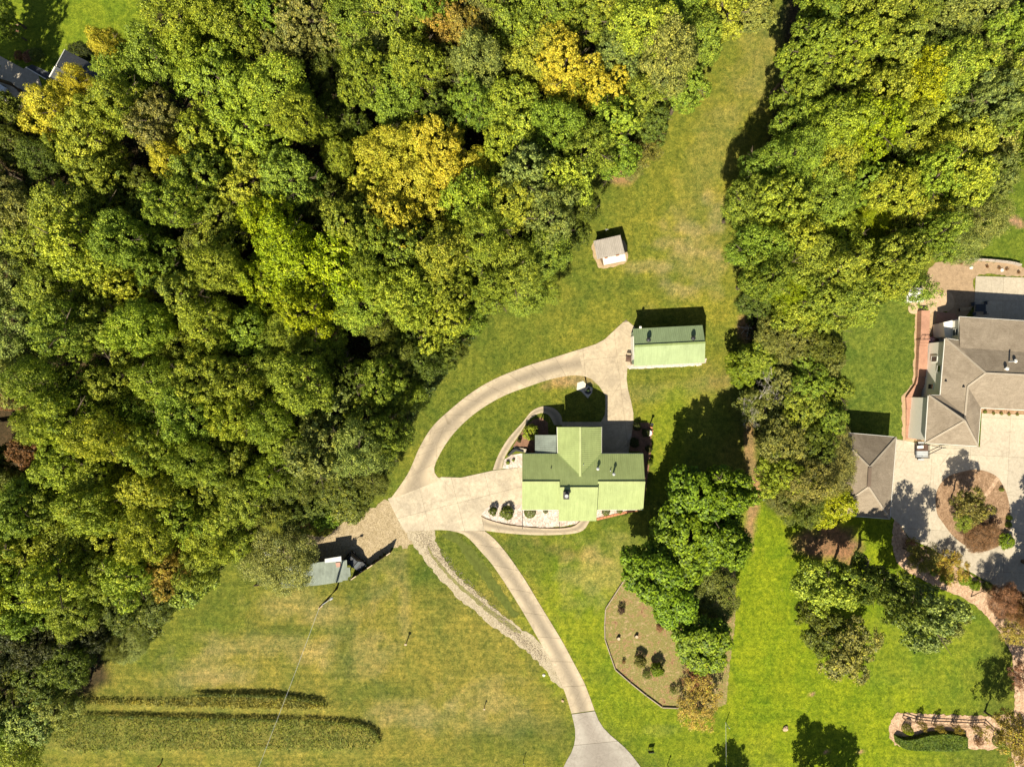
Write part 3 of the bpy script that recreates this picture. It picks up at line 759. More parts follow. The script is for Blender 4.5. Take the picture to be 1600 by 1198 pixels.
# ---- long low shed under a tree
ls = empty('lean_to_shed', P(500, 890), 'blue grey corrugated metal roofed lean-to half hidden by a big tree', 'shed')
steps = [(440, 919), (440, 886), (507, 877), (533.4, 875.3), (542, 874.5), (542, 886), (546.8, 886.2), (547.8, 899.5), (543.4, 902), (543.4, 905.8), (535, 906.8), (535, 908.4), (500, 913.6)]
zz = lambda y: 3.0 - (y - 875) * .018
Q = [P(x, y, zz(y)) for x, y in steps]
roof_face(Q, .06, BLUEG, ls, ribs=.2, ribmat=BLUEG)
Q2 = [P(507.5, 872.8, 3.1), P(533, 868.8, 3.1), P(533.3, 876.5, 3.06), P(507.5, 879, 3.06)]
roof_face(Q2, .05, metal_roof('newer_tin', (.5, .5, .5)), ls, 'tin_sheet')
Q3 = [P(524, 879, 3.07), P(531.5, 878, 3.07), P(532, 885, 2.98), P(526, 886, 2.98)]
roof_face([q + Vector((0, 0, .03)) for q in Q3], .02, simple('faded_pink_paint', (.36, .2, .15), .7, .2, .2), ls, 'patch_sheet')
for x, y in ((446, 914), (480, 911), (510, 908), (540, 902), (446, 888), (480, 882), (510, 879), (538, 878)):
    p = P(x, y, 2.3); mb = MB(); mb.tube([(p.x, p.y, 0), (p.x, p.y, zz(y) - .1)], .08, 6); mb.build('post', WOOD, ls)
mb = MB(); mb.prism([tuple(P(444, 916, 2.2).xy), tuple(P(444, 912, 2.2).xy), tuple(P(528, 903, 2.2).xy), tuple(P(528, 905, 2.2).xy)], 0, 2.1); mb.build('wall', WOODD, ls)
tw = MB(); a, b = P(396, 915, 1.2), P(440, 911, 1.2); tw.bar((a.x, a.y, .6), (b.x, b.y, .6), .15, 1.2); o = tw.build('low_wall', WOODD); tag(o, 'low dark board wall running left from the blue grey shed under the tree', 'wall')

# ---- fence beside it
fe = empty('board_fence', P(583, 880), 'tall dark board fence slanting up from the blue grey shed beside the gravel drive', 'fence')
fa, fb = P(551, 901), P(614, 858); nseg = 5
fmat = simple('dark_fence_boards', (.05, .03, .026), .85, .2, .3)
for i in range(nseg):
    a = fa.lerp(fb, i / nseg); b = fa.lerp(fb, (i + 1) / nseg); d = (b - a).normalized(); L = (b - a).length; ang = math.atan2(d.y, d.x)
    mb = MB()
    for k in range(6): mb.box(a + d * (L * (k + .5) / 6) + Vector((0, 0, 1.0 + rnd.uniform(-.03, .03))), (L / 6 - .03, .05, 2.0), ang)
    mb.build('fence_panel', fmat, fe)
    mb = MB(); mb.box(a + Vector((0, 0, 1.05)), (.12, .12, 2.3 if i in (1, 3) else 2.1), ang); mb.build('post', WOODD, fe)
    if i in (0, 2, 4):
        mb = MB(); mb.bar(a + d * (.2 if i < 4 else .7) + Vector((0, 0, 2.06)), b - d * (.35 if i < 4 else .1) + Vector((0, 0, 2.06)), .14, .05); mb.build('top_board', WOODP, fe)

# ---- neighbour's big house
NE_, NR_ = 5.5, 7.8
nh = empty('house', P(1540, 600), 'large house with brown grey shingle hip roof and white walls at the right edge', 'house')
e1, r1, r2, r3 = P(1477, 528.5, NE_), P(1540, 583, NR_), P(1512, 603.5, 6.85), P(1507, 657, 7.5)
e2, e3, e4, e5, e6, e7 = P(1469.5, 617.5, NE_), P(1451, 617.5, NE_), P(1446, 692, NE_), P(1528, 697, NE_), P(1532.5, 637, NE_), P(1690, 645, NE_)
r4 = P(1690, 590, NR_); v_ = P(1507.6, 649, 6.65); m1, m2 = P(1500, 543, 6.25), P(1690, 556, 6.25); n1 = P(1499.5, 532, NE_ + .25); n2, n3 = P(1499.5, 495, 5.7), P(1690, 507, 5.7)
for fce in ([e1, r1, r2, v_, e2], [e3, r3, v_, e2 + Vector((0, 0, .03))], [e3, e4, r3], [e4, e5, r3], [e5, e6, r2, v_, r3], [e6, e7, r4, r1, r2], [e1, n1, m1, m2, r4, r1], [n2, m1 + up, m2 + up, n3]):
    roof_face(list(fce), .16, SHING, nh)
mb = MB()
for a, b in ((e1, r1), (r1, r2), (r2, v_), (r1, r4), (e3, r3), (e4, r3), (e5, r3), (v_, r3)): mb.bar(a + Vector((0, 0, .04)), b + Vector((0, 0, .04)), .28, .06)
mb.build('ridge_cap', RIDGE, nh)
mb = MB()
for a, b in ((e1, e2), (e3, e4), (e1, n1), (n2, n1), (n2, n3), (e4, e5), (e5, e6), (e6, e7), (e2, e3)): mb = MB(); mb.bar(a + Vector((0, 0, -.1)), b + Vector((0, 0, -.1)), .14, .14); mb.build('gutter', WHITE, nh)
nf = [tuple(p.xy) for p in (e1, e2, e3, e4, e5, e6, e7, n3, n2, n1)]
nf = inset(nf, .38)
mb = MB(); mb.prism(nf, -.1, NE_ - .2); mb.build('wall', SIDING, nh)
mb = MB(); mb.prism([tuple(P(1500, 500).xy)] + [tuple(P(1500, 534).xy), tuple(P(1600, 540).xy), tuple(P(1600, 505).xy)], -.1, .3); 
windows_on(nf, nh, 1.7, 4.2, 3.6, skip=(0, 1, 2))
wx = (nf[0][0] + nf[1][0]) / 2; d = Vector((nf[1][0] - nf[0][0], nf[1][1] - nf[0][1], 0)).normalized(); ang = math.atan2(d.y, d.x)
for t, z_, ww, hh in ((.3, 2.6, .85, 1.5), (.48, 4.0, 1.0, .9), (.8, 2.3, .8, 1.3)):
    c = Vector((*nf[0], 0)).lerp(Vector((*nf[1], 0)), t) + Vector((-.04, 0, z_)); fr = MB(); R = Matrix.Rotation(ang, 3, 'Z')
    for dx, dz, sx, sz in ((-ww / 2, 0, .1, hh + .1), (ww / 2, 0, .1, hh + .1), (0, hh / 2, ww, .1), (0, -hh / 2, ww, .1)): fr.box(c + R @ Vector((dx, 0, dz)), (sx, .12, sz), ang)
    f = fr.build('window', WHITE, nh); g = MB(); g.box(c, (ww, .06, hh), ang); g.build('pane', GLASS, f)
# bump-out on the north west: white lean-to roof
q = [P(1474.5, 503.5, 3.2), P(1497, 498.5, 3.4), P(1497, 531, 3.4), P(1476.5, 527, 3.2)]
roof_face(q, .12, WHITE, nh, 'porch_roof'); bx = inset([tuple(p.xy) for p in q], .15); mb = MB(); mb.prism(bx, 0, 3.0); mb.build('porch_wall', SIDING, nh)
for x, y, z_, h_, c_ in ((1577, 564.5, 7.0, 1.3, None), (1585, 564, 7.0, .25, WHITE), (1570, 576, 7.4, .5, WHITE), (1505, 604, 6.6, .25, DARK), (1478, 595, 5.8, .12, DARK)):
    vent(x, y, z_, nh, .12 if c_ is not WHITE else .16, h_, c_ is WHITE, c_)

# ---- neighbour's detached garage
EN, RN = 4.1, 6.6
ng = empty('garage', P(1350, 740), 'detached garage with brown grey shingle hip roof partly under an olive tree', 'garage')
g1, g2, g3, g4 = P(1304, 674.5, EN), P(1400.6, 683, EN), P(1390.3, 810.3, EN), P(1296, 803, EN); k1, k2 = P(1358.8, 730, RN), P(1357, 760.5, RN)
for fce in ([g1, g2, k1], [g2, g3, k2, k1], [g3, g4, k2], [g4, g1, k1, k2]): roof_face(fce, .15, SHING, ng)
mb = MB()
for a, b in ((g1, k1), (g2, k1), (g3, k2), (g4, k2)): mb.bar(a + Vector((0, 0, .04)), b + Vector((0, 0, .04)), .28, .06)
mb.build('ridge_cap', RIDGE, ng)
mb = MB(); mb.bar(k1 + Vector((0, 0, .08)), k2 + Vector((0, 0, .08)), .5, .12); mb.build('ridge_vent', simple('brown_ridge_vent', (.12, .085, .06)), ng)
mb = MB()
for a, b in ((g1, g2), (g2, g3), (g3, g4), (g4, g1)): mb = MB(); mb.bar(a + Vector((0, 0, -.09)), b + Vector((0, 0, -.09)), .13, .13); mb.build('gutter', WHITE, ng)
gf2 = inset([tuple(p.xy) for p in (g1, g2, g3, g4)], .4); mb = MB(); mb.prism(gf2, -.1, EN - .15); mb.build('wall', SIDING, ng)
a, b = Vector((*gf2[1], 0)), Vector((*gf2[2], 0)); d = (b - a).normalized(); ang = math.atan2(d.y, d.x)
for t in (.2, .5, .8):
    mb = MB()
    for k in range(4): mb.box(a.lerp(b, t) + Vector((.05, 0, .35 + k * .6)), (2.7, .06, .58), ang)
    mb.build('garage_door', WHITE, ng)

# ---- dark roofed house, top left
dh = empty('house', P(120, 120), 'charcoal shingle roofed house half under golden trees near the top left corner', 'house')
d1, d2, d3, d4 = P(102, 78, 4.6), P(190, 124, 4.6), P(170, 160, 6.2), P(87.5, 102, 5.4)
roof_face([d1, d2, P(176, 150, 6.4), P(88.5, 103, 6.2)], .15, SHING_D, dh)
roof_face([P(87.5, 104, 5.6), P(176, 151, 5.8), P(160, 182, 4.2), P(77.5, 121.5, 4.2)], .15, SHING_D, dh)
roof_face([P(41.5, 105.5, 3.4), P(50, 101, 3.6), P(80, 115, 3.6), P(72.5, 123.5, 3.4)], .1, SHING_D, dh, 'porch_roof')
for a, b in ((d1, P(88.5, 103, 6.2)), (P(87, 104, 5.6), P(77.5, 121.5, 4.2)), (P(41.5, 105.8, 3.4), P(72.5, 124, 3.4))): mb = MB(); mb.bar(a + Vector((-.05, 0, 0)), b + Vector((-.05, 0, 0)), .12, .16); mb.build('gutter', WHITE, dh)
mb = MB(); mb.prism(inset([tuple(p.xy) for p in (d1, d2, P(160, 182, 4.2), P(78, 122, 4.2))], .5), 0, 4.1); mb.build('wall', SIDING, dh)
for x, y in ((44, 106), (70, 121)):
    p = P(x, y, 3.2); mb = MB(); mb.tube([(p.x, p.y, 0), (p.x, p.y, 3.3)], .08, 6); mb.build('porch_post', WHITE, dh)

# ================================================================ PAVING
def slab_obj(poly, z0, z1, mat, parent, name='slab', across=None):
    poly = dedupe(poly, .02)
    if len(poly) < 3: return
    n = len(poly); area = abs(sum(poly[i][0] * poly[(i + 1) % n][1] - poly[(i + 1) % n][0] * poly[i][1] for i in range(n))) / 2
    if area < .15: return
    mb = MB(); mb.prism(poly, z0, z1); return mb.build(name, mat, parent)

def ribbon(name, L, R, nslab, z, mat, thick=.12, sub=4, wide=6):
    """driveway strip built slab by slab between two edge lines (photo pixels)"""
    L = resample(smooth_open(L), nslab * sub + 1); R = resample(smooth_open(R), nslab * sub + 1)
    Lw = np.array([P(*p).xy for p in L]); Rw = np.array([P(*p).xy for p in R])
    base = MB(); poly = [tuple(p) for p in Lw] + [tuple(p) for p in Rw[::-1]]; base.prism(dedupe(poly), z - .06, z - .02)
    bo = base.build(name, JOINT); bo['kind'] = 'structure'
    for s in range(nslab):
        mb = MB(); rows = []; g = .004 * sub
        for k in range(sub + 1):
            t = s * sub + k + (.035 * sub if k == 0 else 0) * .15 - (.035 * sub if k == sub else 0) * .15
            i = min(int(t), len(Lw) - 2); f = t - i
            a = Lw[i] * (1 - f) + Lw[i + 1] * f; b = Rw[i] * (1 - f) + Rw[i + 1] * f
            rows.append([a + (b - a) * j / wide for j in range(wide + 1)])
        vs = []; ac = []
        for r_ in rows:
            for j, p in enumerate(r_): vs.append((p[0], p[1], z)); ac.append(1 - abs(j / wide - .5) * 2)
        W = wide + 1; fs = []
        for k in range(sub):
            for j in range(wide): a = k * W + j; fs.append((a, a + 1, a + W + 1, a + W))
        nn = len(vs)
        border = [j for j in range(W)] + [k * W + wide for k in range(1, sub + 1)] + [sub * W + j for j in range(wide - 1, -1, -1)] + [k * W for k in range(sub - 1, 0, -1)]
        for j in border: vs.append((vs[j][0], vs[j][1], z - thick)); ac.append(ac[j])
        for j in range(len(border)): a, b = border[j], border[(j + 1) % len(border)]; fs.append((a, nn + j, nn + (j + 1) % len(border), b))
        me = bpy.data.meshes.new('slab'); me.from_pydata(vs, [], fs); me.materials.append(mat)
        at = me.attributes.new('across', 'FLOAT', 'POINT'); at.data.foreach_set('value', ac); me.update()
        bm = bmesh.new(); bm.from_mesh(me); bmesh.ops.recalc_face_normals(bm, faces=bm.faces); 
        if sum(f.normal.z * f.calc_area() for f in bm.faces if abs(f.normal.z) > .9) < 0: bmesh.ops.reverse_faces(bm, faces=bm.faces)
        bm.to_mesh(me); bm.free()
        o = bpy.data.objects.new('slab', me); C.objects.link(o); o.parent = bo
    return bo

def clip_halfplane(poly, n, d):
    out = []
    for i in range(len(poly)):
        a = poly[i]; b = poly[(i + 1) % len(poly)]; da = a[0] * n[0] + a[1] * n[1] - d; db = b[0] * n[0] + b[1] * n[1] - d
        if da <= 0: out.append(a)
        if (da < 0) != (db < 0) and da != db:
            t = da / (da - db); out.append((a[0] + (b[0] - a[0]) * t, a[1] + (b[1] - a[1]) * t))
    return out

def slabs(name, pts, cell, ang, z, mat, smooth=False, gap=.03, base=True):
    poly = gxy(smooth_closed(pts, 4) if smooth else pts); bo = MB(); bo.prism(dedupe(poly), z - .06, z - .02); bo = bo.build(name, JOINT); bo['kind'] = 'structure'
    ca, sa = math.cos(ang), math.sin(ang); u = [p[0] * ca + p[1] * sa for p in poly]; v = [-p[0] * sa + p[1] * ca for p in poly]
    u0, v0 = min(u), min(v); nu = math.ceil((max(u) - u0) / cell); nv = math.ceil((max(v) - v0) / cell)
    for i in range(nu):
        for j in range(nv):
            q = poly
            for n_, d_ in (((ca, sa), u0 + (i + 1) * cell - gap / 2), ((-ca, -sa), -(u0 + i * cell + gap / 2)), ((-sa, ca), v0 + (j + 1) * cell - gap / 2), ((sa, -ca), -(v0 + j * cell + gap / 2))):
                q = clip_halfplane(q, n_, d_)
                if len(q) < 3: break
            if len(q) >= 3: slab_obj(q, z - .12, z, mat, bo)
    return bo

# main lane up from the bottom edge
ribbon('driveway', [(703, 829), (722, 833), (737, 845), (752, 862), (768, 880), (790, 912), (815, 952), (838, 992), (858, 1028), (873, 1058), (884, 1085), (893, 1114)],
       [(757, 829), (772, 841), (790, 862), (806, 884), (822, 908), (840, 938), (862, 974), (880, 1004), (896, 1034), (911, 1062), (920, 1084), (929, 1109)], 8, .06, CONC)
ribbon('driveway_apron', [(893.3, 1115), (898, 1135), (899, 1150), (895, 1170), (884, 1190), (872, 1215), (850, 1250)],
       [(929.3, 1110), (938, 1130), (953, 1147), (972, 1163), (988, 1180), (1010, 1210), (1040, 1250)], 3, .06, CONC3)
# loop drive round the oval lawn to the outbuilding
ribbon('loop_driveway', [(608.5, 781), (622, 763), (640, 735), (655, 700), (676, 666), (708, 636), (740, 611), (775, 591), (820, 573), (870, 557), (905, 546)],
       [(690, 749), (681, 742), (679, 728), (695, 696), (718, 667), (750, 640), (788, 618), (828, 603), (862, 592), (893, 586.5), (916, 588)], 10, .06, CONC)
slabs('turning_area', [(903, 546.8), (930, 538), (945, 530), (963, 513), (978, 499.5), (992, 511), (992, 575), (980, 575.5), (979, 592), (981, 608), (986, 627), (989.5, 645), (989.6, 660), (986, 685), (981, 712),
       (878, 712), (878, 659), (939, 659), (945, 648), (946, 634), (946, 618), (936, 603), (924, 592), (913, 587.8)], 5.2, .12, .065, CONC)
slabs('junction', [(606, 779), (690, 745), (720, 746), (770, 735), (818, 729.5), (818, 789), (790, 786), (764, 790), (752, 803), (754, 815), (757, 828.5), (730, 829.5), (703, 828.5), (690, 827.5), (668, 828), (640, 829), (634, 832), (622, 812)], 5.2, .25, .055, CONC4)
ribbon('garden_path', [(770, 734), (778.5, 711), (794, 685), (817, 659), (831, 642), (849, 634.5), (866, 638), (877, 650), (878.5, 664)],
       [(784, 732.5), (788, 716), (799, 697), (812, 678), (822, 662), (833, 650.5), (846, 645), (858, 649), (866, 664)], 9, .075, CONC, wide=2)
ribbon('front_walk', [(757, 828.5), (790, 832.5), (840, 835.5), (888, 834), (911, 828), (921.5, 813)], [(752, 803), (765, 811), (800, 820), (857, 824.5), (893, 822), (908, 812)], 7, .07, CONC, wide=2)
# gravel spur
sheet('gravel_road', [(622, 814), (640, 826), (675, 827), (682, 849), (692, 869), (719, 903), (753, 933), (786, 960), (817, 984), (838, 998), (860, 1020), (876, 1046), (882, 1075), (868, 1068), (844, 1038), (810, 1007), (773, 980), (739, 953), (705, 923), (675, 889), (648, 853)], .022, ROAD_M, edge=.2)
sheet('verge_strip', [(668, 850), (676, 864), (700, 893), (730, 922), (770, 953), (800, 975), (815, 988), (800, 984), (765, 958), (722, 922), (692, 891), (672, 866)], .03, simple('dusty_grass', (.17, .16, .06), .95, .1, .4, 2), edge=.12)
sheet('dirt_yard', [(606, 782), (636, 815), (646, 845), (632, 856), (615, 856), (560, 890), (540, 880), (500, 880), (440, 870), (400, 850), (470, 835), (510, 835), (545, 812), (580, 795)], .016, DIRT_M, edge=.3)
sheet('gravel_margin', [(702, 830), (714, 834), (740, 858), (765, 892), (800, 946), (812, 960), (800, 962), (770, 925), (735, 880), (712, 850), (690, 838)], .010, simple('trodden_grass', (.085, .1, .02), .95, .1, .4), edge=.2)
# neighbour's paving
slabs('neighbour_driveway', [(1401, 686), (1447, 694), (1531, 698), (1534, 641), (1700, 646), (1700, 960), (1640, 950), (1574, 925), (1547, 911), (1520, 895), (1497, 884), (1472, 871), (1460, 858), (1422, 842), (1405, 818), (1391, 806)], 6.0, -.05, .05, CONC2)
slabs('patio', [(1524.5, 431.5), (1700, 437), (1700, 520), (1520, 508)], 4.5, -.04, .06, CONC2)
sheet('mulch_bed', [(1452, 420), (1480, 408), (1520, 408), (1590, 414), (1600, 432), (1526, 430), (1524, 470), (1500, 500), (1470, 480), (1448, 486), (1440, 470)], .025, simple('dry_bed', (.3, .21, .13), .95, .1, .3), edge=.15)
sheet('gravel_yard', [(1430, 460), (1455, 430), (1462, 455), (1486, 458), (1490, 480), (1465, 488), (1446, 488), (1420, 488)], .034, simple('sandy_ground', (.42, .3, .19), .95, .1, .25), edge=.15)
sheet('side_bed', [(1430, 490), (1464, 488), (1470, 520), (1470, 600), (1450, 610), (1446, 690), (1410, 690), (1409, 620), (1425, 600), (1428, 560)], .018, simple('sandy_bed', (.36, .25, .15), .95, .1, .3), smooth=False, edge=.12)
def brick_steps():
    rows = [(486, 1433, 1446), (532, 1431.5, 1445), (536, 1431.5, 1445), (540, 1431.5, 1445), (577, 1430, 1444), (589, 1430, 1443.5), (601, 1427, 1442), (620, 1414, 1433), (639, 1415, 1431), (664, 1415, 1431), (686, 1415, 1431)]
    bo = MB(); pl = [(a, y) for y, a, b in rows] + [(b, y) for y, a, b in reversed(rows)]
    bo.prism(gxy(pl), 0, .03); bo = bo.build('brick_walkway', BRICK); bo['kind'] = 'structure'
    n = len(rows) - 1
    for i in range(n):
        y0, a0, b0 = rows[i]; y1, a1_, b1_ = rows[i + 1]; zt = .12 + .12 * (n - 1 - i)
        mb = MB(); mb.prism(gxy([(a0, y0 + .3), (a1_, y1), (b1_, y1), (b0, y0 + .3)]), .03, zt); o = mb.build('brick_step', BRICK, bo)
    return rows
brick_steps()
sheet('brick_patio', [(1464, 487), (1492, 490), (1500, 500), (1478, 505), (1478, 530), (1452, 535), (1458, 520), (1462, 505)], .05, BRICK, smooth=False)
for pts in ([(1448, 531), (1431, 531)],):
    a, b = P(*pts[0]), P(*pts[1]); e = empty('step_railing', a, 'dark metal handrail crossing the red brick walk beside the pink flowers', 'railing')
    for k in range(4): mb = MB(); p = a.lerp(b, k / 3); mb.tube([p, p + Vector((0, 0, 2.1))], .03, 6); mb.build('baluster', DARK, e)
    mb = MB(); mb.bar(a + Vector((0, 0, 2.1)), b + Vector((0, 0, 2.1)), .07, .06); mb.build('rail', DARK, e)

sheet('eave_bed', [(1530, 632), (1700, 640), (1700, 651), (1533, 645.5)], .07, MULCH, smooth=False)
# island bed, borders
sheet('island_bed', [(1515, 734), (1531, 734), (1546, 738), (1558, 745.5), (1569, 762), (1575, 780), (1578, 800), (1577, 830), (1560, 852), (1534, 861), (1507, 851), (1488, 836), (1472, 815), (1464, 802), (1461.6, 778), (1467, 759), (1483, 743)], .07, MULCH)
mb = MB(); a = smooth_open([(1533, 776), (1545, 762), (1557, 744)]); b = smooth_open([(1539, 778), (1551, 764), (1561, 748)]); mb.prism(dedupe(gxy(list(a) + list(b[::-1]))), .05, .085); o = mb.build('island_path', STRAW); o['kind'] = 'structure'
sheet('border_bed', [(1400, 800), (1408, 822), (1425, 846), (1460, 862), (1500, 888), (1550, 914), (1640, 950), (1700, 1000), (1700, 1230), (1620, 1230), (1580, 1180), (1585, 1110), (1584, 1047), (1574, 1008), (1542, 963), (1512, 938), (1484, 925), (1440, 905), (1405, 882), (1394, 850)], .03, STRAW, edge=.12)
sheet('topiary_bed', [(1403, 1112.6), (1392, 1124), (1388.6, 1138), (1390, 1152), (1398, 1163), (1430, 1168), (1508, 1168), (1547, 1171), (1575, 1165), (1590, 1130), (1580, 1116), (1547, 1118), (1500, 1117), (1442, 1114.5)], .036, STRAW, smooth=False, edge=.15)
sheet('kidney_bed', [(970, 913), (955, 935), (946, 950), (944.5, 975), (945, 998), (953, 1022), (961, 1045), (985, 1066), (1010, 1086), (1034.6, 1104), (1060, 1105), (1100, 1110), (1135, 1100), (1140, 1040), (1148, 980), (1150, 900), (1150, 860), (1060, 860), (1000, 880)], .02, BEDM, smooth=False, edge=.1)
te = empty('timber_edging', P(961, 1045), 'low wooden board edging curving round the left side of the kidney shaped bed', 'edging')
tp = [(1000, 868), (970, 913), (946, 950), (944.5, 975), (945, 998), (953, 1022), (961, 1045), (985, 1066), (1010, 1086), (1034.6, 1104), (1060, 1105)]
for a, b in zip(tp, tp[1:]):
    A, B = P(*a), P(*b); d = (B - A).normalized() * .04; mb = MB(); mb.bar(A + d + Vector((0, 0, .14)), B - d + Vector((0, 0, .14)), .13, .3); mb.build('timber', simple('grey_timber', (.3, .24, .18), .85, .2, .25) if a == tp[0] else bpy.data.materials['grey_timber'], te)
# beds by the house
sheet('gravel_bed', [(751, 804), (757, 793), (766, 787), (790, 786), (820, 786), (905, 790), (908, 812), (900, 818), (880, 822), (855, 823.5), (825, 822), (800, 818.5), (775, 814), (760, 809)], .045, GRAVEL_M, smooth=False, edge=.05)
sheet('gravel_bed', [(925, 785), (1002, 785), (1000, 795), (990, 798), (925, 810)], .045, GRAVEL_M, smooth=False)
sheet('gravel_bed', [(785, 732), (788, 718), (799, 710), (818, 708), (818, 730)], .052, GRAVEL_M, smooth=False, edge=.05)
sheet('gravel_strip', [(979, 571), (1010, 569), (1060, 566), (1104, 560), (1103, 567), (1060, 572.5), (1010, 575.5), (982, 576)], .075, GRAVEL_M, smooth=False, edge=.06)
sheet('stone_patch', [(902, 598), (911, 595), (917, 601), (926, 606), (925, 613), (918.5, 622), (908, 611), (901, 609)], .03, simple('white_limestone', (.55, .5, .42), .9, .2, .1), smooth=False)
sheet('shed_pad', [(927, 380), (970, 372), (979, 408), (943, 419), (932, 412)], .024, simple('bare_soil', (.34, .25, .15), .95, .1, .3), edge=.12)
sheet('soil_bed', [(801, 698), (812, 680), (822, 664), (834, 655), (846, 652), (856, 660), (858, 705), (838, 708), (804, 702)], .024, simple('red_mulch', (.2, .11, .07), .95, .1, .4), smooth=False)
sheet('soil_bed', [(983, 660), (1014, 660), (1018, 672), (1018, 700), (1012, 745), (1006, 790), (1000, 790), (1000, 705), (984, 705)], .024, bpy.data.materials['red_mulch'], smooth=False)
sheet('driveway_corner', [(-60, 60), (0, 88), (37, 108), (43, 104), (58, 112), (70, 150), (52, 187), (8, 161), (-60, 120)], .03, CONC2, smooth=False)
mb = MB(); pts = [(752, 806), (765, 812), (800, 820.5), (857, 825), (893, 822.5), (908, 812)]; q = resample(smooth_open(pts), 26)
ed = empty('brick_edging', P(800, 821), 'thin dark edging between white gravel bed and curved front walk', 'edging')
for a, b in zip(q, q[1:]): mb = MB(); mb.bar(P(*a) + Vector((0, 0, .06)), P(*b) + Vector((0, 0, .06)), .09, .14); mb.build('edging_brick', BROWNM, ed)
mb = MB(); q = resample(np.array([(932, 811), (970, 802), (1001, 795)], float), 14)
ed = empty('brick_edging', P(965, 803), 'straight red brick edging below the right front gravel bed', 'edging')
for a, b in zip(q, q[1:]): mb = MB(); A, B = P(*a), P(*b); mb.bar(A + (B - A) * .04 + Vector((0, 0, .06)), B - (B - A) * .04 + Vector((0, 0, .06)), .35, .16); mb.build('edging_brick', ORANGE, ed)
for k, (x, y1, y2, side) in enumerate(((816.2, 797, 826, 'left'), (873.8, 815, 826, 'right'))):
    mb = MB(); mb.bar(P(x, y1) + Vector((0, 0, .06)), P(x, y2) + Vector((0, 0, .06)), .08, .1); o = mb.build('drain_pipe', DARK); tag(o, f'{side} thin dark drain pipe crossing the white front gravel bed', 'pipe')

# ================================================================ TREES
T = []   # photo x, y, radius (px), height m, kind, colour
def many(txt, h0, kind='oak', wood='left'):
    for ln in txt.replace('\n', ' ').split(';'):
        p = ln.split()
        if len(p) < 4: continue
        h = float(p[4]) if len(p) > 4 and p[4] != '-' else h0 + rnd.uniform(-4.5, 3); kd = p[5] if len(p) > 5 else kind
        T.append((float(p[0]), float(p[1]), float(p[2]), h, kd, p[3], wood))
many('''179 80 26 Y 17; 205 120 42 G; 250 95 46 G; 285 35 46 YG; 330 20 40 YG; 375 45 42 G; 430 20 42 G; 487 38 46 O; 445 82 38 O 15; 
88 172 44 Y 17; 128 135 24 Y 15; 160 178 38 YG; 150 225 46 YG; 165 275 42 G; 195 165 42 YG; 250 195 42 O; 310 95 40 YG; 350 130 56 YG; 430 145 56 YG; 395 205 52 YG; 325 215 50 YG; 475 190 34 YG;
275 255 34 Y 17; 320 285 48 G; 400 285 52 YG; 460 290 44 G; 285 315 42 G; 350 345 50 G; 425 345 48 LG; 505 320 34 DG 15; 530 252 26 YG 15; 520 180 30 DG 13; 30 235 34 DG 14; 72 262 36 DG 15; 20 185 34 DG 13; 110 240 30 G 14;
35 335 42 O; 110 345 50 G; 170 335 42 G; 60 385 48 G; 130 390 48 YG; 200 380 40 G; 228 290 30 DG 13; -10 300 45 O; 240 340 36 DG 14;
470 425 60 LG; 410 440 46 LG; 530 415 54 LG; 560 470 44 YG; 490 485 44 LG; 450 385 44 LG; 550 360 44 G; 575 420 34 G;
15 440 44 GG; 30 520 48 GG; 85 445 44 G; 150 440 46 YG; 205 450 42 YG; 262 425 40 G; 300 460 44 G; 345 420 38 G; 170 520 42 G; 110 520 44 G; 232 512 42 YG; 285 535 42 G; 340 510 42 YG; 395 520 42 G; 330 380 34 DG 15;
30 590 40 GG; 80 600 42 G; 140 605 40 G; 200 590 42 G; 262 600 42 YG; 320 590 42 G; 380 600 42 G; 435 570 38 G; 450 520 36 G; 500 545 40 G;
125 655 44 YG; 180 680 44 YG; 70 655 36 G; 225 645 38 G; 105 718 42 YG; 165 735 42 YG; 62 705 28 B 15; 30 625 18 R 12; 250 700 38 G; 300 650 42 G; 310 720 40 G; 365 700 40 G; 370 650 38 YG; 425 650 38 G; 240 760 40 YG;
480 605 44 G; 525 640 50 GG; 580 645 44 G; 500 705 48 GG; 562 700 46 GG; 612 675 34 G; 450 700 38 G; 420 745 34 G 15; 595 600 38 G; 540 585 36 DG 15; 640 620 28 G 14; 620 560 34 DG 14; 660 565 34 DG 13; 695 550 26 DG 11;
640 465 44 YG; 685 500 44 YG; 700 455 36 G; 735 500 26 G 12; 600 505 34 DG 14; 640 530 34 DG 13; 710 540 24 DG 9''', 20)
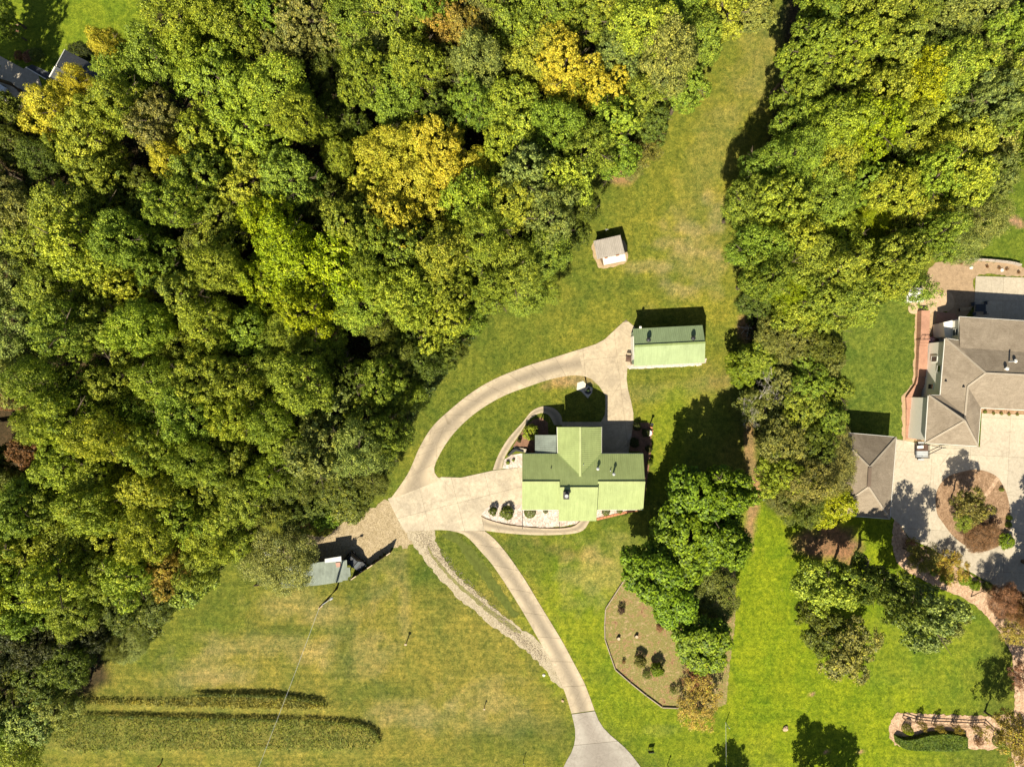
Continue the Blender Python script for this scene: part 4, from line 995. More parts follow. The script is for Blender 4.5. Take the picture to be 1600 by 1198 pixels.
many('''605 245 46 Y; 650 225 42 Y; 690 240 42 Y; 705 285 48 Y; 640 300 46 Y; 590 290 36 Y; 615 350 42 Y; 740 270 42 Y; 745 320 46 YG; 785 250 42 YG; 680 340 44 Y; 760 365 42 YG; 820 215 42 YG; 825 275 46 GG; 800 320 44 YG; 700 390 44 YG;
745 405 44 G; 800 425 46 G; 850 395 40 G; 860 340 42 GG; 885 285 40 YG; 640 395 44 G; 700 425 42 G 17; 855 452 24 G 9; 820 458 34 G 12; 770 455 36 G; 660 430 36 G; 590 390 40 G; 560 320 34 DG 14;
560 35 46 G; 620 30 46 G; 600 85 44 GG; 690 30 44 OR; 730 55 42 OR; 575 125 40 G; 650 100 40 G; 620 150 44 G; 690 110 36 DG 15; 745 100 42 GG; 800 55 42 G; 855 25 42 G; 835 85 48 YG; 870 75 42 Y; 885 115 42 Y; 940 150 42 Y; 895 160 42 YG; 950 200 42 YG; 965 100 44 GG;
1000 55 46 YG; 1050 30 42 G; 1040 100 44 GG; 1090 65 38 G 16; 1130 25 38 YG 14; 1175 20 30 GG 11; 1000 150 44 G; 1070 140 32 G 14; 1015 195 32 DG 13; 960 250 34 G 14; 1010 232 30 O 9 thin; 985 262 24 O 7 thin; 915 235 42 G; 870 205 42 G; 905 325 30 DG 12; 900 365 22 DG 9; 790 160 42 YG; 740 165 38 G; 690 180 34 DG 15;
770 15 40 O; 910 40 42 G; 940 15 42 YG; 1000 5 42 G; 670 -15 44 G; 780 -30 44 G; 880 -30 44 YG; 1080 -30 44 G; 560 -30 44 G; 460 -30 44 G; 340 -30 44 YG; 530 80 34 DG 14; 520 120 34 DG 14; 545 200 30 DG 12''', 20)
many('''-20 720 40 DG 13; 15 770 40 DG 14; 40 790 40 G; 92 790 44 G; 150 795 42 YG; 205 785 40 G; 265 765 38 YG; 60 845 46 YG; 120 850 46 YG; 180 845 42 YG; 240 830 42 YG; 295 815 42 YG; 335 850 38 YG; 30 905 46 YG; 92 905 46 YG; 150 900 42 G; 205 900 42 YG; 262 885 40 OR; 315 880 36 G;
10 850 40 G; -10 930 40 YG; 50 955 36 G 16; 120 950 36 G 15; 350 800 38 YG; 375 840 30 G 12; 330 765 38 G; 385 780 36 G 16; 300 760 30 DG 14; 350 745 36 DG 15; 420 790 30 DG 13; 455 750 34 DG 12; 190 950 34 DG 10; 245 945 30 DG 8; 290 925 28 G 7 bush; 320 905 24 G 6 bush; 140 965 34 DG 10; 230 965 30 DG 6 bush;
70 1000 42 VD 14; 20 1000 44 VD 14; 110 1030 36 DG 13; 60 1060 42 DG 13; 15 1070 44 DG 14; 90 1095 36 GG 12; 40 1120 44 GG 13; -10 1140 44 G 14; 30 1180 40 G 12; 205 1003 30 GG 6 soft; 180 1010 24 DG 7 soft; 225 985 22 DG 6 soft; 140 1000 30 VD 10;
510 803 24 MG 5 bush; 545 795 26 DG 6 bush; 560 775 26 DG 7; 490 785 26 DG 7; 530 760 32 DG 9; 580 750 26 DG 8; 480 750 30 DG 10; 455 800 30 DG 9; 605 715 22 DG 8; 470 815 18 B 4 thin''', 19)
T_hand_left = [
 (440, 870, 54, 13, 'soft', 'GG', 'large feathery grey green tree overhanging the blue grey lean-to shed')]
many('''1290 40 44 G; 1350 15 44 G; 1420 10 44 G; 1480 30 42 GG; 1540 20 44 GG; 1595 55 44 G; 1260 85 38 G; 1320 85 42 YG; 1395 80 42 G; 1455 95 38 DG; 1300 140 42 G; 1365 150 44 YG; 1425 135 44 LG; 1485 110 42 YG; 1550 100 42 GG; 1605 130 42 YG; 1250 150 36 G 17; 1245 200 38 G; 1300 200 42 YG;
1355 205 44 LG; 1410 200 42 YG; 1465 180 42 YG; 1530 165 40 GG; 1590 190 40 G; 1190 265 34 G 15; 1235 250 40 G; 1290 260 42 YG; 1165 320 36 G; 1220 320 44 YG; 1282 310 42 G; 1340 285 38 G; 1400 250 34 DG 15; 1450 240 38 YG; 1500 225 42 YG; 1560 225 38 GG; 1610 232 28 G; 1180 385 40 G; 1245 370 44 YG; 1305 360 40 YG;
1365 345 30 LG 13 soft; 1395 300 38 YG; 1450 285 42 YG; 1500 285 38 YG; 1550 278 32 GG 16; 1430 350 38 YG; 1480 335 36 DG 15; 1530 345 42 GG 15 soft; 1490 375 38 GG 14 soft; 1200 430 40 G; 1255 415 42 G; 1235 455 34 LG 15 soft; 1300 425 42 YG; 1350 410 38 YG; 1400 405 38 G; 1450 375 34 G; 1330 455 36 G; 1280 470 38 G; 1380 440 34 YG; 1424 452 38 G 11 thin;
1240 490 34 YG 15; 1295 495 34 G 14; 1180 470 26 DG 11; 1340 490 26 YG 10;  1660 100 44 G; 1650 200 44 G; 1300 -30 44 G; 1400 -40 44 YG; 1500 -30 44 G; 1600 -20 44 GG; 1660 10 44 G''', 19, wood='right')
many('''1160 578 26 MG 7; 1185 560 30 G 9; 1240 530 38 O 13; 1210 520 30 O 11; 1280 545 32 DG 13; 1265 590 36 G 13; 1290 560 28 O 12; 1230 600 30 GG 10; 1300 610 28 G 11; 1195 640 32 GG 9 thin; 1250 640 34 G 12; 1290 650 30 G 12; 1225 690 38 O 13; 1265 700 34 DG 12; 1215 740 36 YG 13; 1265 750 38 O 14; 1255 790 34 DG 12; 1225 775 28 O 10''', 12, wood='strip')
def fillers():
    # beyond the frame: the woods go on
    for x, y in [(-60, 240), (-80, 420), (-70, 560), (-80, 660), (-70, 800), (-80, 900), (-70, 1020), (-60, 1120)]: T.append((x, y, 46, 19, 'oak', 'G', 'left'))
fillers()
SZ = lambda r: 'broad' if r >= 44 else ('medium' if r >= 34 else 'small')
XB = [(70, 'by the left edge'), (160, 'near the left edge'), (280, "above swales' left end"), (400, "above swales' middle"), (520, 'in line above lean-to'), (640, 'above the gravel fork'), (760, 'above the loop drive'),
      (880, 'above the green house'), (1000, 'above the small shed'), (1130, 'above the long outbuilding'), (1250, 'above the tree strip'), (1370, 'above the detached garage'), (1480, 'above the brick walk'), (9999, 'by the right edge')]
YB = [(-20, 'cut by top edge'), (60, 'at the top edge'), (140, 'level with charcoal roof'), (230, 'below charcoal roof level'), (330, 'above small shed level'), (430, 'level with small shed'), (500, 'above outbuilding level'), (590, 'level with long outbuilding'),
      (680, 'level with oval lawn'), (770, 'level with green house'), (860, 'level with forked drive'), (960, 'level with lean-to'), (9999, 'near the bottom edge')]
band = lambda B, v: next(t for lim, t in B if v < lim)
groups = {}
for k, (x, y, r, h, kd, cl, wd) in enumerate(T):
    xp = band(XB, x)
    if wd == 'right' and x < 1250: xp = 'beside the open ride'
    if wd == 'strip': xp = 'between the two lawns' if x > 1225 else 'on boundary strip'
    if x < -30: xp = 'beyond the left edge'
    groups.setdefault(f'{SZ(r)} {CNAME[cl]} {"shrub" if kd == "bush" else "tree"}, {xp}, {band(YB, y)}', []).append(k)
LAB = {}
for g, ks in groups.items():
    if len(ks) == 1: LAB[ks[0]] = g; continue
    xs = [T[k][0] for k in ks]; ys = [T[k][1] for k in ks]; horiz = max(xs) - min(xs) >= max(ys) - min(ys)
    ks = sorted(ks, key=lambda k: T[k][0] if horiz else T[k][1]); e = ('leftmost', 'rightmost') if horiz else ('topmost', 'lowest')
    n_ = len(ks); mid = {3: ['middle'], 4: ['second', 'third'], 5: ['second', 'third', 'fourth'], 6: ['second', 'third', 'fourth', 'fifth']}.get(n_, [])
    for k, w_ in zip(ks, [e[0]] + mid + [e[1]]): LAB[k] = g + ', ' + w_ + ('' if n_ == 2 else '')
    if n_ == 2:
        pass
for k, (x, y, r, h, kd, cl, wd) in enumerate(T):
    place_tree(x, y, r * 1.07, h, kd, cl, 'broadleaf_tree' if kd != 'soft' else 'feathery_tree', LAB[k], 'shrub' if kd == 'bush' else 'tree', {'left': 'trees of the left wood', 'right': 'trees of the upper right wood', 'strip': 'trees of the boundary strip'}[wd])
hand = [
 (-90, 150, 42, 16, 'oak', 'G', 'broadleaf_tree', 'green tree beyond the left edge shading the corner drive'),
 (-48, 95, 34, 17, 'oak', 'G', 'broadleaf_tree', 'tall tree beyond the left edge shading the top left lawn'),
 (-75, 195, 42, 20, 'oak', 'YG', 'broadleaf_tree', 'tall yellow green tree beyond the left edge below the white car'),
 (440, 872, 56, 12, 'soft', 'GG', 'feathery_tree', 'large feathery grey green tree overhanging the blue grey lean-to shed'),
 (1290, 712, 54, 10, 'soft', 'O', 'feathery_tree', 'large olive grey tree leaning over the left side of the detached shingle garage'),
 (1245, 748, 46, 11, 'soft', 'YG', 'feathery_tree', 'olive tree left of the detached garage behind the lime green bush'),
 (1296, 785, 34, 9, 'oak', 'LG', 'broadleaf_tree', 'lime green tree at the lower left corner of the detached garage'),
 (1098, 782, 50, 14, 'mag', 'MG', 'broadleaf_tree', 'glossy bright green tree, topmost of the clump right of the green roofed house'),
 (1138, 764, 34, 17, 'mag', 'MG', 'broadleaf_tree', 'smaller glossy green tree at the upper right of the glossy clump'),
 (1070, 848, 54, 13, 'mag', 'MG', 'broadleaf_tree', 'broad glossy green tree in the middle of the clump right of the house'),
 (1128, 838, 38, 15, 'mag', 'MG', 'broadleaf_tree', 'glossy green tree on the right side of the clump by the bare soil strip'),
 (1018, 895, 44, 14, 'mag', 'MG', 'broadleaf_tree', 'glossy green tree at the left end of the clump above the kidney bed'),
 (1050, 940, 36, 11, 'mag', 'MG', 'broadleaf_tree', 'glossy green tree overhanging the top of the kidney shaped bed'),
 (1098, 1005, 42, 9, 'mag', 'MG', 'broadleaf_tree', 'round glossy green tree on the right side of the kidney bed'),
 (1095, 1100, 42, 4, 'thin', 'OR', 'broadleaf_tree', 'orange brown low tree at the bottom right of the kidney bed'),
 (1115, 930, 40, 5, 'oak', 'DG', 'broadleaf_tree', 'shaded dark tree between the two glossy clumps on the bed'),
 (1090, 1060, 24, 3, 'thin', 'B', 'broadleaf_tree', 'small brown shaded tree between the glossy tree and the orange brown one'),
 (1290, 915, 46, 12, 'loose', 'YG', 'feathery_tree', 'yellow green tree on the lime lawn below the detached garage'),
 (1345, 900, 34, 14, 'loose', 'DG', 'broadleaf_tree', 'dark green tree between the yellow green and the grey green lawn trees'),
 (1432, 955, 52, 18, 'loose', 'GG', 'broadleaf_tree', 'wide grey green tree over the lawn beside the curved straw border'),
 (1385, 925, 38, 18, 'loose', 'DG', 'broadleaf_tree', 'dark leafy tree touching the left side of the wide grey green tree'),
 (1470, 968, 30, 10, 'loose', 'GG', 'broadleaf_tree', 'small grey green tree at the right end of the lawn group'),
 (1270, 960, 26, 8, 'loose', 'DG', 'broadleaf_tree', 'small dark tree under the left side of the yellow green lawn tree'),
 (1320, 1012, 48, 9, 'loose', 'O', 'broadleaf_tree', 'olive tree with reddish tips standing lowest on the lime lawn'),
 (1288, 995, 34, 8, 'loose', 'DG', 'broadleaf_tree', 'dark green tree at the left side of the olive and reddish lawn tree'),
 (1440, 868, 28, 8, 'thin', 'O', 'maple_tree', 'dark olive brown tree at the bottom tip of the shaded drive'),
 (1487, 888, 27, 3.5, 'thin', 'OR', 'maple_tree', 'orange olive shrub-like tree beside the lower edge of the drive'),
 (1516, 790, 26, 8, 'loose', 'O', 'maple_tree', 'green brown tree in the upper middle of the island bed'),
 (1505, 815, 18, 4, 'thin', 'G', 'maple_tree', 'small green tree at the left of the russet maple on the island bed'),
 (1532, 838, 27, 3.6, 'soft', 'R', 'maple_tree', 'russet maple at the bottom of the island bed'),
 (1570, 938, 28, 6, 'soft', 'R', 'maple_tree', 'russet maple below the drive near the right edge, left one of two'),
 (1598, 952, 26, 7, 'soft', 'B', 'maple_tree', 'brown maple at the right edge below the drive'),
 (1590, 985, 26, 3.5, 'thin', 'OR', 'maple_tree', 'orange green maple at the right edge below the russet ones'),
 (1580, 1140, 38, 9.5, 'thin', 'OR', 'broadleaf_tree', 'brown olive tree at the right end of the topiary bed'),
 (1600, 1060, 26, 6, 'thin', 'R', 'maple_tree', 'russet tree cut by the right edge above the topiary bed'),
 (1605, 1185, 30, 5, 'thin', 'OR', 'maple_tree', 'orange brown tree in the lower right corner'),
 (15, 45, 20, 6, 'oak', 'G', 'broadleaf_tree', 'small green tree in a ringed bed on the top left lawn'),
 (0, 15, 22, 9, 'oak', 'G', 'broadleaf_tree', 'green tree cut by the top left corner of the picture'),
 (127, 84, 17, 5, 'oak', 'VD', 'broadleaf_tree', 'nearly black shaded shrub tree behind the charcoal roof'),
 (1172, 635, 26, 8, 'thin', 'GG', 'dead_topped_tree', 'tree with bare silvery branches beside the upper tree strip'),
 (1279, 1274, 34, 12, 'loose', 'G', 'broadleaf_tree', 'tree below the frame casting the left of two shadows on the lime lawn'),
 (1323, 1270, 30, 10.5, 'oak', 'G', 'broadleaf_tree', 'tree below the frame casting the right of two shadows on the lime lawn'),
 (1139, 1284, 30, 10, 'loose', 'G', 'broadleaf_tree', 'tree below the frame left of the lawn shadows'),
 (1665, 900, 50, 14, 'loose', 'O', 'broadleaf_tree', 'tree beyond the right edge shading the bottom of the drive'),
 (1650, 975, 46, 13, 'loose', 'O', 'broadleaf_tree', 'lower tree beyond the right edge beside the drive'),
 (1448, 800, 2, 1, 'thin', 'G', '', ''),
]
for x, y, r, h, kd, cl, nm, lab in hand:
    if not nm: continue
    o = place_tree(x, y, r * (1.2 if kd == 'mag' else 1.08), h, kd, cl, nm, lab, 'tree', zfrac=.36, zc=.62)
# dead silvery branches
def snag(px, py, h, lab, s=1.0):
    e = empty('bare_tree', P(px, py), lab, 'tree'); b = P(px, py); mb = MB(); r = random.Random(int(px))
    def br(p, d, L, rad, k):
        q = p + d * L; mb.tube([p, (p + q) / 2 + Vector((r.uniform(-.1, .1), r.uniform(-.1, .1), 0)) * L * .5, q], [rad, rad * .8, rad * .55], 5, False)
        if k == 0: return
        for _ in range(3 if k > 1 else 4):
            dd = (d + Vector((r.uniform(-.9, .9), r.uniform(-.9, .9), r.uniform(-.2, .5)))).normalized(); br(q, dd, L * r.uniform(.55, .8), rad * .55, k - 1)
    mb.tube([b, b + Vector((0, 0, h * .6))], [.16, .12], 7)
    tr = mb.build('trunk', BARKW, e); mb = MB()
    for _ in range(6):
        br(b + Vector((0, 0, h * r.uniform(.4, .6))), Vector((r.uniform(-1, 1), r.uniform(-1, 1), r.uniform(.3, 1))).normalized(), h * .2 * s, .055, 3)
    mb.build('branches', BARKW, e)
snag(1160, 632, 9, 'bare silvery dead tree beside the long shadow left of the tree strip'); snag(1195, 605, 11, 'bare silvery tree poking out of the green tree strip', .8)

# shrubs and small plants
def shrub(px, py, r, h, kind, col, name, label, group=None, stem=0.0):
    b = P(px, py); e = empty(name, b, label, 'shrub', group)
    o = bpy.data.objects.new('foliage', rnd.choice(CR[kind])); C.objects.link(o); o.parent = e; rad = r * .1
    zc = 0 if kind == 'ball' else h * .5
    o.location = (0, 0, zc + stem); o.scale = (rad, rad, h if kind == 'ball' else h * .55); o.rotation_euler.z = rnd.uniform(0, 6)
    rgb, a = COL[col]; o.color = (*rgb, a)
    mb = MB(); mb.tube([b, b + Vector((0, 0, h * .6 + stem))], [.06, .03], 6); mb.build('stem', BARK, e)
    return e
SH = [
 (770, 797, 7.5, 1.6, 'bush', 'DG', 'rounded_shrub', 'small round dark shrub, leftmost in the white gravel bed'),
 (792.5, 799, 12, 1.6, 'bush', 'DG', 'rounded_shrub', 'largest round shrub in the white gravel bed'),
 (828, 800, 9.5, 1.1, 'ball', 'BX', 'clipped_shrub', 'clipped round green bush half under the left front eave'),
 (852.5, 798, 4, .8, 'ball', 'BX', 'clipped_shrub', 'tiny clipped bush beside the centre section of the green roof'),
 (946.5, 799, 6.5, 1.0, 'ball', 'BX', 'clipped_shrub', 'clipped bush under the right front eave, left one of two'),
 (968, 797, 5, .8, 'ball', 'BX', 'clipped_shrub', 'clipped bush under the right front eave, right one of two'),
 (793.5, 722, 3.2, .6, 'bush', 'G', 'gravel_plant', 'larger low plant in the small white gravel bed left of the house'),
 (802, 718.5, 2.4, .5, 'bush', 'G', 'gravel_plant', 'smaller low plant in the small white gravel bed left of the house'),
 (828.5, 675, 14, 2.6, 'bush', 'YG', 'leafy_shrub', 'bright yellow green shrub by the curved path left of the house'),
 (811.5, 687, 3.5, .9, 'bush', 'VD', 'dark_shrub', 'small dark shrub on the red mulch by the curved path'),
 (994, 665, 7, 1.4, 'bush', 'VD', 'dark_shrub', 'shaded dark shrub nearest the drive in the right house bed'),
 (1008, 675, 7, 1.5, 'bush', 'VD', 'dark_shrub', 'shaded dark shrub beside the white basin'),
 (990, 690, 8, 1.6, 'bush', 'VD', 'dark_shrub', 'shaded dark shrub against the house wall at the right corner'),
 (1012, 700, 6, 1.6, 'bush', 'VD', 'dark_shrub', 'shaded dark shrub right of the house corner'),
 (1014, 722, 5, 1.4, 'bush', 'DG', 'dark_shrub', 'narrow dark shrub beside the right gable end'),
 (970, 951, 8, 1.2, 'thin', 'PD', 'dark_shrub', 'spiky dark shrub near the left edge of the kidney bed'),
 (1030, 979, 8, 1.0, 'thin', 'R', 'twiggy_shrub', 'reddish twiggy shrub under the overhanging glossy tree'),
 (998, 1030, 10, 2.2, 'bush', 'O', 'rounded_shrub', 'olive brown shrub, left of the pair with long shadows'),
 (1024, 1040, 11, 2.4, 'bush', 'MG', 'rounded_shrub', 'fresh green shrub, right of the pair with long shadows'),
 (1009, 1052, 9, 1.0, 'thin', 'DG', 'dark_shrub', 'dark spiky shrub between and below the pair in the kidney bed'),
 (1051, 1076, 7, 1.2, 'thin', 'DG', 'dark_shrub', 'dark green shrub beside the orange brown tree'),
 (974, 1032, 4, .7, 'thin', 'B', 'twiggy_shrub', 'small brown shrub at the left curve of the kidney bed'),
 (1415, 1136.5, 7.5, 1.9, 'ball', 'LG', 'topiary_ball', 'bright lime clipped ball at the left of the topiary bed'),
 (1558, 1156, 9, 1.6, 'ball', 'MG', 'topiary_ball', 'green clipped ball at the right of the topiary bed'),
 (1432.5, 1126, 8, 2.8, 'thin', 'OR', 'young_tree', 'bronze young tree by the rail fence, leftmost of four'),
 (1459, 1130, 8, 2.7, 'thin', 'OR', 'young_tree', 'bronze young tree by the rail fence, second from left of four'),
 (1488, 1132, 8, 2.7, 'thin', 'OR', 'young_tree', 'bronze young tree by the rail fence, third from left of four'),
 (1518, 1134, 8, 2.7, 'thin', 'OR', 'young_tree', 'bronze young tree by the rail fence, rightmost of four'),
 (1527, 1156, 8, 1.1, 'thin', 'B', 'twiggy_shrub', 'brown twiggy shrub between the hedge and the right topiary ball'),
 (1563, 764, 3.5, .8, 'ball', 'MG', 'island_shrub', 'small clipped shrub near the top right of the island bed'),
 (1575, 808, 4.5, .9, 'ball', 'MG', 'island_shrub', 'clipped shrub on the right rim of the island bed, upper of two'),
 (1574, 819, 5, .9, 'ball', 'MG', 'island_shrub', 'clipped shrub on the right rim of the island bed, lower of two'),
 (1567, 843, 14, 1.5, 'bush', 'MG', 'leafy_shrub', 'fresh green shrub at the lower right of the island bed'),
 (1548, 812, 8, 2.2, 'thin', 'PD', 'dark_shrub', 'dark purple shrub in the middle of the island bed'),
 (1454.5, 584, 8, 1.6, 'bush', 'LG', 'leafy_shrub', 'yellow green shrub against the white wall beside the brick walk'),
 (1450, 541, 3.5, .7, 'bush', 'DG', 'low_plant', 'low plant beside the brick walk below the pink flowers'),
 (1436, 634, 4, .8, 'thin', 'R', 'low_plant', 'reddish low plant beside the brick steps, upper of two'),
 (1436, 657, 4.5, .8, 'thin', 'R', 'low_plant', 'reddish low plant beside the brick steps, lower of two'),
 (1505, 905, 10, 1.0, 'bush', 'MG', 'leafy_shrub', 'low green shrub by the drive edge beside the orange olive one'),
 (1520, 913, 9, 1.0, 'bush', 'MG', 'leafy_shrub', 'low green shrub left of the leaning thin trunk by the drive'),
 (1540, 915, 9, 1.0, 'bush', 'DG', 'leafy_shrub', 'dark low shrub right of the leaning thin trunk by the drive'),
 (1430, 868, 8, 1.0, 'bush', 'B', 'low_plant', 'brown low shrub in the corner bed below the shaded drive'),
 (1420, 850, 12, 1.2, 'thin', 'R', 'leafy_shrub', 'reddish shrub in the shaded corner bed below the detached garage'),
 (1455, 885, 12, 1.4, 'bush', 'G', 'leafy_shrub', 'green shrub in the border under the olive brown tree'),
 (1475, 900, 12, 1.3, 'bush', 'YG', 'leafy_shrub', 'yellowish shrub in the border above the curved lawn edge'),
 (1538, 643, 3, .5, 'ball', 'BX', 'low_plant', 'tiny clipped plant at the left end of the bed under the main eave'),
 (1551, 645.5, 2.6, .5, 'bush', 'O', 'low_plant', 'small brownish plant in the bed under the main eave, leftmost of four'),
 (1563, 646.1, 2.6, .5, 'bush', 'O', 'low_plant', 'small brownish plant in the bed under the main eave, second of four'),
 (1575, 646.7, 2.6, .5, 'bush', 'O', 'low_plant', 'small brownish plant in the bed under the main eave, third of four'),
 (1588, 647.3, 2.6, .5, 'bush', 'O', 'low_plant', 'small brownish plant in the bed under the main eave, rightmost of four'),
 (33, 90, 8, 1.2, 'bush', 'B', 'low_plant', 'brownish shrub beside the cream drive in the top left'),
 (62, 88, 12, 1.5, 'bush', 'DG', 'low_plant', 'dark shrub between the porch roof and the charcoal roof'),
 (48, 92, 10, 1.3, 'bush', 'R', 'low_plant', 'reddish shrub between the cream drive and the charcoal roof'),
]
for i, (x, y, hl_) in enumerate(((1485, 410, 'left'), (1500, 412, 'left of middle'), (1541, 417, 'middle'), (1560, 419, 'right of middle'), (1572, 421, 'right'), (1590, 426, 'rightmost'))):
    SH.append((x, y, 3, .5, 'thin', 'B', 'low_plant', f'tiny dark plant in the dry bed above the patio, {hl_} of the row'))
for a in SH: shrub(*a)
# clipped hedge
def hedge():
    e = empty('box_hedge', P(1450, 1158), 'long crescent shaped clipped green hedge in the topiary bed', 'hedge')
    top = smooth_open([(1396, 1146), (1410, 1150), (1428, 1148), (1445, 1143), (1470, 1140), (1490, 1142), (1509, 1147)]); bot = smooth_open([(1398, 1158), (1410, 1166), (1430, 1169), (1460, 1170), (1485, 1170), (1500, 1169), (1509, 1168)])
    T_, B_ = resample(top, 60), resample(bot, 60); n = 26000
    u = rng.random(n) * 59; v = rng.random(n); i = u.astype(int).clip(0, 58); f = (u - i)[:, None]
    p = (T_[i] * (1 - f) + T_[i + 1] * f) * (1 - v[:, None]) + (B_[i] * (1 - f) + B_[i + 1] * f) * v[:, None]
    hz = .95 * np.minimum(1, np.minimum(v, 1 - v) * 14) * np.minimum(1, np.minimum(u, 59 - u) / 1.2); z = hz * rng.uniform(.75, 1.05, n) * (.9 + .25 * fbm(p[:, 0], p[:, 1], 12, 5))
    pos = np.c_[(p[:, 0] - 800) * .1, (599 - p[:, 1]) * .1, z]
    me = leaf_mesh('foliage', pos, np.c_[rng.normal(size=(n, 2)) * .6, np.ones(n)], .075 * rng.uniform(.6, 1.3, n), np.c_[rng.random(n), vnoise(p[:, 0], p[:, 1], 5, 4), rng.random(n)])
    o = bpy.data.objects.new('foliage', me); C.objects.link(o); o.parent = e; o.matrix_parent_inverse = parent_matrix(e).inverted(); o.color = (.10, .15, .018, 0)
    mb = MB(); mb.prism(gxy(inset(list(map(tuple, T_[3:-3])) + list(map(tuple, B_[3:-3][::-1])), 2)), 0, .7); q = mb.build('stems', BARK, e)
hedge()

# undergrowth and rough grass: nobody could count it
def undergrowth(name, regions, n, leaf, hmax, cols, clump=.9):
    pts = []
    while len(pts) < n:
        x0, y0, x1, y1, wd = rnd.choice(regions); t = rnd.random(); x = x0 + (x1 - x0) * t + rnd.gauss(0, wd); y = y0 + (y1 - y0) * t + rnd.gauss(0, wd)
        if inside_poly(WOOD_L, x, y) or inside_poly(WOOD_R, x, y): pts.append((x, y))
    c = np.array([P(*p) for p in pts]); k = 14; I = np.repeat(np.arange(n), k); m = len(I); d = sph(m); d[:, 2] = np.abs(d[:, 2]); hh = rng.uniform(.4, hmax, n)
    pos = c[I] + d * np.c_[np.full(m, clump), np.full(m, clump), hh[I]] * rng.uniform(.5, 1, (m, 1))
    cv = rng.random(n)
    me = leaf_mesh(name, pos, d + rng.normal(size=(m, 3)) * .6 + np.array([0, 0, .4]), leaf * rng.uniform(.6, 1.3, m), np.c_[rng.random(m), cv[I], rng.random(m)])
    o = bpy.data.objects.new(name, me); C.objects.link(o); o.color = (*cols, .05); o['kind'] = 'stuff'; return o
undergrowth('undergrowth', [(100, 300, 600, 700, 130), (300, 100, 900, 150, 110), (500, 350, 800, 400, 60), (0, 900, 250, 850, 90), (1300, 100, 1400, 400, 90), (1200, 520, 1240, 780, 25)], 9000, .2, 1.8, (.05, .07, .018))
undergrowth('forest_edge_scrub', [(150, 990, 290, 915, 10), (300, 925, 365, 870, 10), (520, 780, 590, 745, 12), (590, 745, 650, 640, 9), (650, 640, 735, 520, 10), (735, 520, 860, 440, 10), (890, 360, 950, 270, 10), (1000, 220, 1090, 120, 10), (1090, 120, 1180, 20, 12), (1160, 300, 1170, 500, 6)], 2600, .16, 1.3, (.075, .11, .02))
def tufts(name, pts, n, hmin, hmax, col):
    poly = smooth_closed(pts, 3); xs = [p[0] for p in poly]; ys = [p[1] for p in poly]; P_ = []
    while len(P_) < n:
        x = rng.uniform(min(xs), max(xs), n); y = rng.uniform(min(ys), max(ys), n); ins = np.zeros(n, bool)
        for i in range(len(poly)):
            x1, y1 = poly[i]; x2, y2 = poly[(i + 1) % len(poly)]
            ins ^= ((y1 > y) != (y2 > y)) & (x < (x2 - x1) * (y - y1) / ((y2 - y1) or 1e-9) + x1)
        ins &= (fbm(x, y, 14, 31) + rng.random(n) * .3) > .42
        P_ += list(zip(x[ins], y[ins]))
    p = np.array(P_[:n]); pos = np.c_[(p[:, 0] - 800) * .1, (599 - p[:, 1]) * .1, np.full(n, .25) + rng.uniform(hmin, hmax, n) * (.5 + fbm(p[:, 0], p[:, 1], 9, 8))]
    me = leaf_mesh(name, pos, np.c_[rng.normal(size=(n, 2)) * .8, rng.uniform(.5, 1.2, n)], rng.uniform(.09, .2, n), np.c_[rng.random(n), vnoise(p[:, 0], p[:, 1], 8, 4), rng.random(n)], .3)
    o = bpy.data.objects.new(name, me); C.objects.link(o); o.color = (*col, .12); o['kind'] = 'stuff'
tufts('tall_grass', [(110, 1092), (200, 1091), (290, 1090), (340, 1084), (440, 1086), (503, 1097), (508, 1105), (400, 1105), (290, 1102), (210, 1099), (120, 1097)], 6500, -.1, .45, (.22, .20, .045))
tufts('tall_grass', [(100, 1119), (230, 1120), (350, 1123), (480, 1125), (560, 1131), (590, 1146), (588, 1163), (540, 1170), (400, 1170), (250, 1170), (100, 1168)], 11000, -.15, .5, (.15, .18, .03))

tufts('rough_grass_edge', [(300, 1084), (340, 1081), (440, 1083), (500, 1093), (508, 1098), (500, 1097), (440, 1087), (340, 1085)], 2400, .1, .6, (.12, .14, .03))
tufts('rough_grass_edge', [(110, 1115), (230, 1116), (350, 1119), (480, 1121), (560, 1127), (588, 1139), (596, 1152), (592, 1158), (586, 1146), (560, 1132), (480, 1125), (350, 1123), (230, 1120)], 4200, .05, .6, (.12, .145, .03))

# scattered stones: gravel strip by the outbuilding, white bed
def stones(name, spots, n, size, mat):
    mb = MB()
    for _ in range(n):
        x0, y0, x1, y1, wd = rnd.choice(spots); t = rnd.random(); p = P(x0 + (x1 - x0) * t + rnd.uniform(-wd, wd), y0 + (y1 - y0) * t + rnd.uniform(-wd, wd)); s = rnd.uniform(.5, 1.2) * size
        a = rnd.uniform(0, 3); vs = [(p.x + s * math.cos(a + k * 1.257) * rnd.uniform(.7, 1.1), p.y + s * math.sin(a + k * 1.257) * rnd.uniform(.7, 1.1), .03) for k in range(5)]
        vs += [(p.x, p.y, .07 + s * .8)]; mb.add(vs, [(k, (k + 1) % 5, 5) for k in range(5)])
    o = mb.build(name, mat); o['kind'] = 'stuff'
WST = simple('white_stones', (.6, .55, .5), .85, .2, .25, 6)
stones('river_stones', [(984, 573.5, 1095, 568.5, 2.2)], 900, .12, WST)
stones('path_gravel', [(655, 835, 700, 885, 10), (700, 885, 780, 965, 7), (780, 965, 850, 1030, 7)], 2000, .07, simple('tan_stones', (.42, .35, .26), .9, .2, .3, 5))
stones('bed_gravel', [(765, 800, 900, 806, 12), (935, 800, 980, 798, 3), (790, 722, 812, 718, 6)], 1500, .06, WST)

